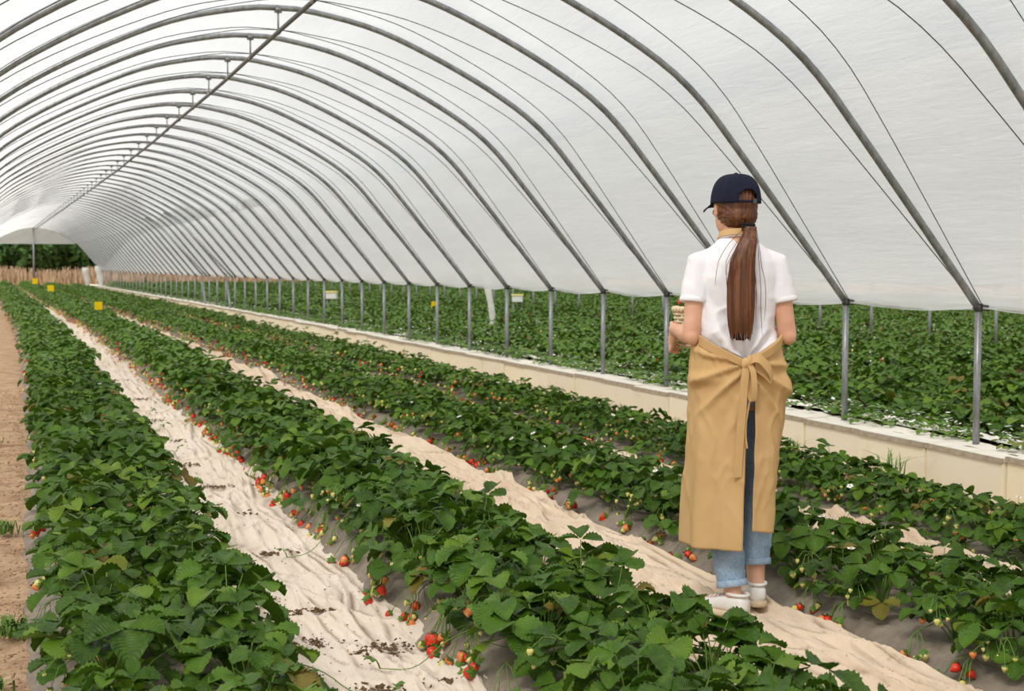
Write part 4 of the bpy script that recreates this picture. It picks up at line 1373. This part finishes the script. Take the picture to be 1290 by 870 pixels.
    ribbon('hanging_strap', [(0.0, yb - 0.012, 0.965), (-0.012, yb - 0.022, 0.90), (-0.022, yb - 0.026, 0.78), (-0.030, yb - 0.024, 0.66), (-0.036, yb - 0.024, 0.545)], 0.030, (1, 0.12, 0.05), ap)
    ribbon('bow_loop', [(0.004, yb - 0.012, 0.968), (0.018, yb - 0.030, 0.93), (0.022, yb - 0.034, 0.87), (0.020, yb - 0.022, 0.825), (0.008, yb - 0.010, 0.86), (0.004, yb - 0.008, 0.95)], lambda t: 0.022, (1, 0.3, 0.1), ap)
    ribbon('bow_loop', [(0.006, yb - 0.012, 0.972), (0.035, yb - 0.034, 0.985), (0.075, yb - 0.030, 0.945), (0.092, yb - 0.012, 0.905), (0.070, yb - 0.006, 0.925), (0.03, yb - 0.004, 0.955)], lambda t: 0.036, (0.25, 0.3, 1), ap)
    ribbon('tie_string', [(0.010, yb - 0.014, 0.83), (0.000, yb - 0.016, 0.77), (-0.006, yb - 0.014, 0.72), (0.002, yb - 0.014, 0.65)], 0.005, (1, 0, 0), ap)
    k = MB()
    k.ell((0.0, yb - 0.008, 0.966), (0.021, 0.018, 0.019)); k.ell((0.008, yb - 0.014, 0.972), (0.012, 0.014, 0.022)); k.ell((-0.010, yb - 0.010, 0.960), (0.012, 0.014, 0.018))
    link('knot', k.mesh('knot', M['apron']), ap)
    for sg in (-1, 1):                                     # ties lying on the cloth, drawn in to the knot
        pts = []
        for t_ in np.linspace(1.15, 0.03, 7):
            z_ = 0.972 + 0.095 * min(1, t_ / 1.25) ** 0.9 - 0.016
            a_ = float(np.interp(z_, za, [0.186, 0.183, 0.180, 0.182, 0.181, 0.178, 0.168, 0.162])) + 0.006
            d_ = float(np.interp(z_, za, [0.165, 0.160, 0.155, 0.152, 0.150, 0.147, 0.142, 0.134])) + 0.010
            pts.append((sg * a_ * math.sin(t_), -0.004 - d_ * math.cos(t_), z_))
        ribbon('waist_tie', pts, lambda t: 0.036 - 0.012 * t, (0.0, -0.12, 1), ap)
    # neck strap
    pts = [(0.068 * math.sin(a), 0.010 - 0.066 * math.cos(a), zz(1.470) + 0.012 * math.cos(a) - (0.03 if math.cos(a) < 0 else 0) * -math.cos(a)) for a in np.linspace(-2.6, 2.6, 22)]
    ribbon('neck_strap', pts, 0.024, lambda t: Vector((0.35 * math.sin(-2.6 + 5.2 * t), -0.35 * math.cos(-2.6 + 5.2 * t), -1)), ap, 0.005)
    # bib in front
    bv = [(-0.12, 0.135, 1.04), (0.12, 0.135, 1.04), (0.09, 0.13, 1.30), (-0.09, 0.13, 1.30)]
    bb = MB(); bb.box((0, 0.132, 1.15), (0.22, 0.006, 0.23)); link('bib', bb.mesh('bib', M['apron'], False), ap)

    # ---- hair under the cap, gathered into a ponytail
    b = MB()
    b.ell(hp(0, -0.012, 0.018), (0.080, 0.094, 0.104), RH, 28, 20)
    b.ell(hp(0, -0.040, -0.030), (0.070, 0.066, 0.062), RH, 24, 16)
    em, co, nr = remeshed(b, 0.006, 3, 'hair')
    loc = (co - np.array(HC)) @ np.array(RH)
    # pull the nape in towards the band and cut the hair back from the face
    h = np.where(loc[:, 1] > 0.03, -0.02 * np.clip((loc[:, 1] - 0.03) / 0.04, 0, 1), 0) * (loc[:, 2] < 0.055)
    ang = np.arctan2(loc[:, 0], -(loc[:, 2] + 0.085))
    h = h + 0.0022 * np.sin(ang * 46 + 3 * fbm(loc[:, 0] * 20, loc[:, 2] * 10, 3))
    co = co + nr * h[:, None]
    hr = link('hair', finish(em, co, [M['hair']], 'hair'), w)
    band = hp(0.0, -0.112, -0.078)
    b = MB()
    tl = [(0.0, 0.018, 0.016), (0.02, 0.022, 0.019), (0.06, 0.033, 0.024), (0.12, 0.043, 0.027), (0.20, 0.049, 0.029), (0.28, 0.050, 0.028), (0.34, 0.047, 0.025), (0.385, 0.041, 0.021), (0.405, 0.034, 0.016)]
    seg = 72
    V_, F_ = [], []
    rdm = np.random.default_rng(4); prof = rdm.uniform(-1, 1, seg)
    for i, (dn, a, d) in enumerate(tl):
        out = 0.028 * math.sin(min(1, dn / 0.10) * PI / 2)
        c = Vector((band.x - 0.045 * min(1, dn / 0.14), -0.128 - out - 0.012 * dn, band.z - dn))
        if i == 0: c = band
        for j in range(seg):
            an = 2 * PI * j / seg
            k_ = 1 + 0.06 * prof[j] * min(1, dn / 0.05)
            jag = (0.022 * prof[(j * 7) % seg] if i == len(tl) - 1 else 0)
            V_.append(c + Vector((a * k_ * math.cos(an), d * k_ * math.sin(an), jag)))
    for i in range(len(tl) - 1):
        for j in range(seg):
            k2 = (j + 1) % seg
            F_.append((i * seg + j, (i + 1) * seg + j, (i + 1) * seg + k2, i * seg + k2))
    F_.append(tuple((len(tl) - 1) * seg + j for j in range(seg)))
    b.add(V_, F_)
    pt = link('ponytail', b.mesh('ponytail', M['hair']), hr)
    rs = random.Random(11)
    b = MB()
    for q in range(110):                       # loose strands over and around the tail
        x0 = rs.uniform(-0.018, 0.018)
        x1 = x0 * 2.6 + rs.uniform(-0.008, 0.008)
        wide = rs.random() < 0.14
        if wide: x1 += rs.choice([-1, 1]) * rs.uniform(0.02, 0.055)
        ln = rs.uniform(0.22, 0.415)
        P_ = []
        for t in np.linspace(0, 1, 8):
            bow = math.sin(min(1, t * 1.6) * PI / 2)
            yy = -0.128 - 0.030 * bow - 0.027 * math.sqrt(max(0, 1 - (x1 / 0.06) ** 2)) * bow
            P_.append((band.x + x0 + (x1 - x0) * bow + (0.004 * math.sin(t * 7 + q) if wide else 0) - 0.045 * min(1, t * ln / 0.14), yy + (0.012 if wide else 0), band.z - ln * t))
        b.tube(P_, [0.0011] * 7 + [0.0004], 4, caps=False)
    link('strand', b.mesh('strand', M['hair']), hr)
    c = MB()
    for dz in (-0.008, 0.0, 0.008):
        pts = [band + Vector((0.021 * math.cos(a), 0.019 * math.sin(a) - 0.004, dz + 0.002 * math.sin(a * 2))) for a in np.linspace(0, 2 * PI, 20)]
        c.tube(pts, 0.0055, 8, caps=False)
    link('hair_band', c.mesh('hair_band', M['elastic']), hr)

    # ---- cap
    cp = MB()
    zc0 = 0.012
    nu, nv = 60, 22
    V_ = []
    for i in range(nv + 1):
        t = i / nv
        ph = t * PI / 2
        for j in range(nu):
            an = 2 * PI * j / nu                       # 0 = back centre
            zt = zc0 + 0.108 * math.sin(ph) ** 0.92
            rr_ = max(0.0, math.cos(ph)) ** 0.62
            seam = 1 + 0.010 * abs(math.sin(an * 3)) ** 0.5
            x_, y_ = math.sin(an) * 0.0875 * rr_ * seam, -0.012 - math.cos(an) * 0.104 * rr_ * seam
            # arched opening at the back
            back = min(an, 2 * PI - an)
            V_.append((x_, y_, zt, back, t))
    V_np = np.array(V_)
    drop = 0.018 * np.clip(1 - V_np[:, 4] * 4, 0, 1) * (V_np[:, 3] < 1.2)
    F_ = []
    for i in range(nv):
        for j in range(nu):
            k_ = (j + 1) % nu
            ids = [i * nu + j, i * nu + k_, (i + 1) * nu + k_, (i + 1) * nu + j]
            bk = np.mean([V_np[q, 3] for q in ids]); zz = np.mean([V_np[q, 2] for q in ids]) - zc0
            if bk < 0.46 and 0.012 < zz < 0.016 + 0.034 * math.sqrt(max(0, 1 - (bk / 0.46) ** 2)):
                continue
            F_.append(tuple(ids))
    pts = [hp(*V_np[q, :3]) for q in range(len(V_np))]
    cp.add(pts, F_)
    cap = link('cap', cp.mesh('cap', M['navy']), w)
    so = cap.modifiers.new('thick', 'SOLIDIFY'); so.thickness = 0.004; so.offset = 1
    # peak
    b = MB(); V_, F_ = [], []
    na, nr_ = 19, 6
    for side in (0, 1):
        for i in range(na):
            an = -1.12 + 2.24 * i / (na - 1)
            for j in range(nr_):
                t = j / (nr_ - 1)
                ext = 0.070 * math.cos(an * 0.75) ** 0.6
                x_ = math.sin(an) * (0.088 + 0.006 * t)
                y_ = -0.012 + math.cos(an) * 0.102 + ext * t
                z_ = zc0 + 0.006 - 0.014 * t - 0.030 * (math.sin(an) ** 2) * (0.3 + 0.7 * t) + (0.004 if side == 0 else 0)
                V_.append(hp(x_, y_, z_))
    o_ = na * nr_
    for i in range(na - 1):
        for j in range(nr_ - 1):
            q = i * nr_ + j
            F_.append((q, q + nr_, q + nr_ + 1, q + 1)); F_.append((o_ + q, o_ + q + 1, o_ + q + nr_ + 1, o_ + q + nr_))
    rim = [i * nr_ for i in range(na)] + [(na - 1) * nr_ + j for j in range(1, nr_)] + [i * nr_ + nr_ - 1 for i in range(na - 2, -1, -1)] + [j for j in range(nr_ - 2, 0, -1)]
    for a_, b_ in zip(rim, rim[1:] + rim[:1]):
        F_.append((a_, b_, b_ + o_, a_ + o_))
    b.add(V_, F_)
    link('peak', b.mesh('peak', M['navy']), cap)
    b = MB(); b.ell(hp(0, -0.012, zc0 + 0.112), (0.009, 0.009, 0.005)); link('button', b.mesh('button', M['navy']), cap)
    b = MB()
    c0 = hp(0.024, -0.117, zc0 + 0.006)
    b.box(c0, (0.017, 0.004, 0.016), RH @ Matrix.Rotation(0.25, 3, 'Z'))
    link('buckle', b.mesh('buckle', M['brass'], False), cap)

    # ---- sneakers
    for s in (-1, 1):
        fd = Vector((-0.62, 0.78, 0)).normalized() if s < 0 else Vector((0.10, 1, 0)).normalized()
        sd_ = Vector((fd.y, -fd.x, 0))
        g = Vector((ANK[s].x, ANK[s].y, 0.0))
        pit = 0.0 if s < 0 else 0.10
        def pp(f_, h_):
            return g + fd * f_ + Vector((0, 0, h_ + max(0, 0.16 - f_) * pit))
        pr = [(-0.062, 0.024, 0.018, 0.075), (-0.045, 0.032, 0.018, 0.088), (-0.01, 0.035, 0.018, 0.088), (0.03, 0.036, 0.018, 0.080), (0.07, 0.040, 0.018, 0.066), (0.12, 0.044, 0.018, 0.054), (0.16, 0.040, 0.018, 0.046), (0.188, 0.026, 0.018, 0.036)]
        b = MB()
        R = [(pp(f_, (z0 + z1) / 2), sd_ * wd, Vector((0, 0, (z1 - z0) / 2))) for f_, wd, z0, z1 in pr]
        b.rings(R, 20, 0, 2.6)
        sn = link('sneaker', b.mesh('sneaker', M['sneaker']), w)
        b = MB()
        R = [(pp(f_, 0.012), sd_ * (wd + 0.005), Vector((0, 0, 0.013))) for f_, wd, z0, z1 in pr]
        R = [(pp(-0.070, 0.012), sd_ * 0.018, Vector((0, 0, 0.012)))] + R + [(pp(0.198, 0.012), sd_ * 0.015, Vector((0, 0, 0.012)))]
        b.rings(R, 20, 0, 4)
        link('sole', b.mesh('sole', M['sole']), sn)
        b = MB()
        pts = [pp(-0.02, 0.090) + sd_ * (0.034 * math.cos(a)) + fd * (0.045 * math.sin(a)) for a in np.linspace(0, 2 * PI, 20)]
        b.tube(pts, 0.006, 8, caps=False)
        link('collar', b.mesh('collar', M['sneaker']), sn)
        b = MB()
        for q in range(4):
            b.tube([pp(0.04 + q * 0.02, 0.078 - q * 0.006) - sd_ * 0.02, pp(0.045 + q * 0.02, 0.083 - q * 0.006), pp(0.04 + q * 0.02, 0.078 - q * 0.006) + sd_ * 0.02], 0.003, 6)
        link('laces', b.mesh('laces', M['sneaker']), sn)
    return w
WOMAN = build_woman()

# basket in her hands, with picked berries
def build_basket():
    cxy = Vector((-0.035, 0.285, 1.000))
    o = empty('basket', WOMAN.matrix_basis @ cxy, WOMAN.rotation_euler.z)
    tag(o, 'small pale wicker basket held in front of the woman', 'basket')
    def oval(t, a, h): return Vector((math.cos(t) * 0.150 * a, math.sin(t) * 0.105 * a, h))
    n = 26
    st = MB()
    for i in range(n):
        t = 2 * PI * i / n
        st.tube([oval(t, 0.86, 0.0), oval(t, 0.93, 0.07), oval(t, 1.0, 0.145)], 0.0032, 6)
    link('stake', st.mesh('stake', M['wicker']), o)
    for r in range(9):
        h = 0.006 + r * 0.0155; a = 0.865 + 0.135 * h / 0.145
        wv = MB(); pts = []
        for j in range(n * 4 + 1):
            t = 2 * PI * j / (n * 4)
            pts.append(oval(t, a + 0.030 * math.cos(n * t / 2 + PI * (r % 2)), h))
        wv.tube(pts, 0.0062, 6, caps=False)
        link('weave', wv.mesh('weave', M['wicker']), o)
    rm = MB()
    for ph in (0, PI):
        pts = [oval(2 * PI * j / 160, 1.0 + 0.045 * math.cos(22 * 2 * PI * j / 160 + ph), 0.148 + 0.007 * math.sin(22 * 2 * PI * j / 160 + ph)) for j in range(161)]
        rm.tube(pts, 0.0075, 6, caps=False)
    link('rim', rm.mesh('rim', M['wicker']), o)
    bt = MB(); bt.rings([((0, 0, -0.004), (0.129, 0, 0), (0, 0.09, 0)), ((0, 0, 0.008), (0.131, 0, 0), (0, 0.092, 0))], 32)
    link('bottom', bt.mesh('bottom', M['wicker']), o)
    mw = WOMAN.matrix_basis
    big = berry_mesh(M['berry_red'], 0.040, 0.019)
    rd = random.Random(5)
    k = 0
    desc = ['ripe red strawberry heaped in the held basket at its left rim', 'ripe red strawberry in the held basket beside the left rim one']
    for ring_r, cnt, h in ((0.80, 14, 0.166), (0.42, 8, 0.178), (0.05, 2, 0.19), (0.64, 10, 0.198)):
        for i in range(cnt):
            t = 2 * PI * (i + rd.uniform(-.2, .2)) / cnt + PI
            p = oval(t, ring_r, h + rd.uniform(-.006, .01))
            q = link('strawberry', big, None, mw @ (cxy + p), (rd.uniform(0.6, 2.2), rd.uniform(-.8, .8), rd.uniform(0, 6)), rd.uniform(0.9, 1.15))
            tag(q, 'ripe red strawberry heaped in the wicker basket the woman holds', 'strawberry', 'strawberries in the basket')
bpy.context.view_layer.update()
build_basket()
# ------------------------------------------------------------------ small things among the rows
def yellow_trap(x, y, z, s, label, rz=0.3):
    o = empty('sticky_trap', (x + float(S(y)), y, 0), rz)
    tag(o, label, 'sticky trap', 'yellow sticky traps')
    b = MB(); b.box((0, 0, z), (s, 0.004, s)); link('card', b.mesh('card', M['yellow'], False), o)
    b = MB(); b.tube([(0, 0.006, 0), (0, 0.006, z + s * 0.4)], 0.004, 6); link('stake', b.mesh('stake', M['steel']), o)
def at_px(u, v, z):
    """ground-plan place of a point seen at pixel (u, v) and standing at height z"""
    dx = (u - CX) / F_PX; dy = -(v - CY) / F_PX
    d = Vector((dx * _cy + (_cp + dy * _sp) * _sy, -dx * _sy + (_cp + dy * _sp) * _cy, -_sp + dy * _cp))
    t = (z - CAM_H) / d.z
    return d.x * t, d.y * t
def trap_at(u, v, z, px, label):
    x, y = at_px(u, v, z); d = project(x, y, z)[2]
    yellow_trap(x - float(S(y)), y, z, px * float(d) / F_PX, label)
trap_at(124, 385, 0.52, 10, 'yellow sticky trap card standing in the second strawberry bed')
trap_at(64, 363, 0.62, 8, 'yellow sticky trap card at the far end, nearer of the distant two')
trap_at(44, 354, 0.75, 7, 'yellow sticky trap card at the far end, farther of the distant two')
trap_at(548, 385, 0.42, 11, 'yellow sticky trap card in the field behind the posts')

def hive(u, v, z, px, label):
    x, y = at_px(u, v, z); d = float(project(x, y, z)[2]); s = px * d / F_PX
    o = empty('pollinator_box', (x, y, 0), -0.4)
    tag(o, label, 'box', 'white boxes in the field')
    b = MB(); b.box((0, 0, z), (s, s * 0.8, s * 0.6)); link('box_body', b.mesh('box_body', M['white_plastic'], False), o)
    b = MB(); b.box((0, 0, z + s * 0.36), (s * 1.15, s * 0.95, s * 0.14)); link('lid', b.mesh('lid', M['yellow_pale'], False), o)
    b = MB()
    for sx in (-1, 1):
        b.tube([(sx * s * 0.4, 0, 0), (sx * s * 0.4, 0, z)], 0.02, 6)
    link('stand', b.mesh('stand', M['steel']), o)
M['yellow_pale'] = simple('pale_yellow_lid', lin(240, 228, 150), lin(232, 216, 120), 10, 0.7)
hive(418, 372, 0.62, 13, 'white box with pale yellow lid in the field, left-hand of two')
hive(652, 376, 0.62, 13, 'white box with pale yellow lid in the field beside a post')

def film_bundle(x, y, h, r, label):
    b = MB(); pts, rads = [], []
    for t in np.linspace(0, 1, 12):
        pts.append((0.05 * math.sin(t * 5), 0.03 * math.cos(t * 4), h * t)); rads.append(r * (0.55 + 0.45 * t + 0.08 * math.sin(t * 17)))
    b.tube(pts, rads, 14)
    o = link('film_bundle', b.mesh('film_bundle', M['white_plastic']), None, (x + float(S(y)), y, 0.0)); tag(o, label, 'film bundle', 'gathered film bundles')
film_bundle(X_POST - 0.15, hoop_y(K_LAST) - 1.0, 1.35, 0.22, 'gathered white film bundle hanging at the far end post, right-hand one')
film_bundle(X_POST - 0.75, hoop_y(K_LAST) + 0.5, 1.25, 0.18, 'gathered white film bundle hanging at the far end, left-hand one')
film_bundle(X_POST + 2.4, 24.0, 1.15, 0.07, 'small white film bundle hanging in the neighbouring tunnel')
# white bins at the far row ends
for i, (u, v) in enumerate(((70, 353), (80, 351), (88, 354))):
    x, y = at_px(u, v, 0.3)
    b = MB(); b.rings([((0, 0, 0), (0.16, 0, 0), (0, 0.16, 0)), ((0, 0, 0.42), (0.21, 0, 0), (0, 0.21, 0)), ((0, 0, 0.45), (0.22, 0, 0), (0, 0.22, 0))], 14)
    tag(link('white_bucket', b.mesh('white_bucket', M['white_plastic']), None, (x, y, 0)), 'small white bucket at the far row ends, ' + ['leftmost', 'middle one', 'rightmost'][i] + ' of three', 'bucket', 'white buckets at the row ends')

# dry reeds and trees beyond the far mouth
M['reed'] = simple('dry_reed', lin(172, 146, 116), lin(128, 104, 78), 3, 0.9)
M['tree_leaf'] = simple('dark_tree_leaf', lin(64, 98, 40), lin(34, 60, 26), 1.2, 0.7)
M['bark'] = simple('bark', lin(86, 70, 56), lin(60, 48, 38), 8, 0.9)
def reeds():
    n = 9000
    x = rng.uniform(-22, 40, n); y = 97 + rng.random(n) * 10; h = rng.uniform(0.55, 1.25, n) * (0.8 + 0.4 * vn(x * 0.5, y * 0.3))
    a = rng.uniform(-1, 1, n); lx = rng.normal(0, 0.15, n); w = 0.05
    V = np.empty((n, 4, 3))
    c, s = np.cos(a) * w, np.sin(a) * w
    V[:, 0] = np.stack([x - c, y - s, 0 * x], 1); V[:, 1] = np.stack([x + c, y + s, 0 * x], 1)
    V[:, 2] = np.stack([x + c * .5 + lx, y + s * .5, h], 1); V[:, 3] = np.stack([x - c * .5 + lx, y - s * .5, h], 1)
    tag(link('dry_reeds', mesh_np('dry_reeds', V.reshape(-1, 3), np.arange(n * 4).reshape(-1, 4), M['reed'], False)), 'band of dry tan reeds beyond the far tunnel mouth', 'reeds', kind='stuff')
reeds()
def tree(x, y, h, r, label):
    o = empty('tree', (x, y, 0)); tag(o, label, 'tree', 'dark trees beyond the reeds')
    b = MB(); b.tube([(0, 0, 0), (0.1, 0, h * 0.4), (0, 0.1, h * 0.8)], [0.2, 0.14, 0.05], 8); link('trunk', b.mesh('trunk', M['bark']), o)
    n = 4200
    d = rng.normal(0, 1, (n, 3)); d /= np.linalg.norm(d, axis=1, keepdims=True)
    k = rng.random(n) ** 0.4
    bump = 0.75 + 0.5 * vn(d[:, 0] * 3 + x, d[:, 2] * 3 + d[:, 1] * 2)
    c = d * (k * bump)[:, None] * np.array([r, r * 0.8, h * 0.5]) + np.array([0, 0, h * 0.54])
    u = rng.normal(0, 1, (n, 3)); u /= np.linalg.norm(u, axis=1, keepdims=True)
    v = np.cross(u, d); v /= np.linalg.norm(v, axis=1, keepdims=True) + 1e-6
    s = rng.uniform(0.2, 0.45, n)[:, None]
    V = np.stack([c + u * s, c + v * s * .6, c - u * s, c - v * s * .6], 1).reshape(-1, 3)
    m = link('crown', mesh_np('crown', V, np.arange(n * 4).reshape(-1, 4), M['tree_leaf'], False), o)
for i, (x, y, h, r) in enumerate(((-9, 116, 6.5, 3.2), (-4.6, 118, 7.5, 3.2), (-0.5, 115, 6.0, 2.8), (3.2, 117, 6.4, 2.6), (7.5, 118, 5.5, 3), (12, 116, 5.6, 3.2), (17, 118, 6, 3.4), (-7, 123, 8, 3.6), (-2.5, 124, 8.5, 3.6), (1.5, 123, 8, 3.4), (5.5, 124, 8, 3.4))):
    tree(x, y, h, r, 'dark green bushy tree behind the reeds, ' + (ordinal(i + 1) + ' from the left' if i < 7 else ordinal(i - 6) + ' from the left in the back row'))
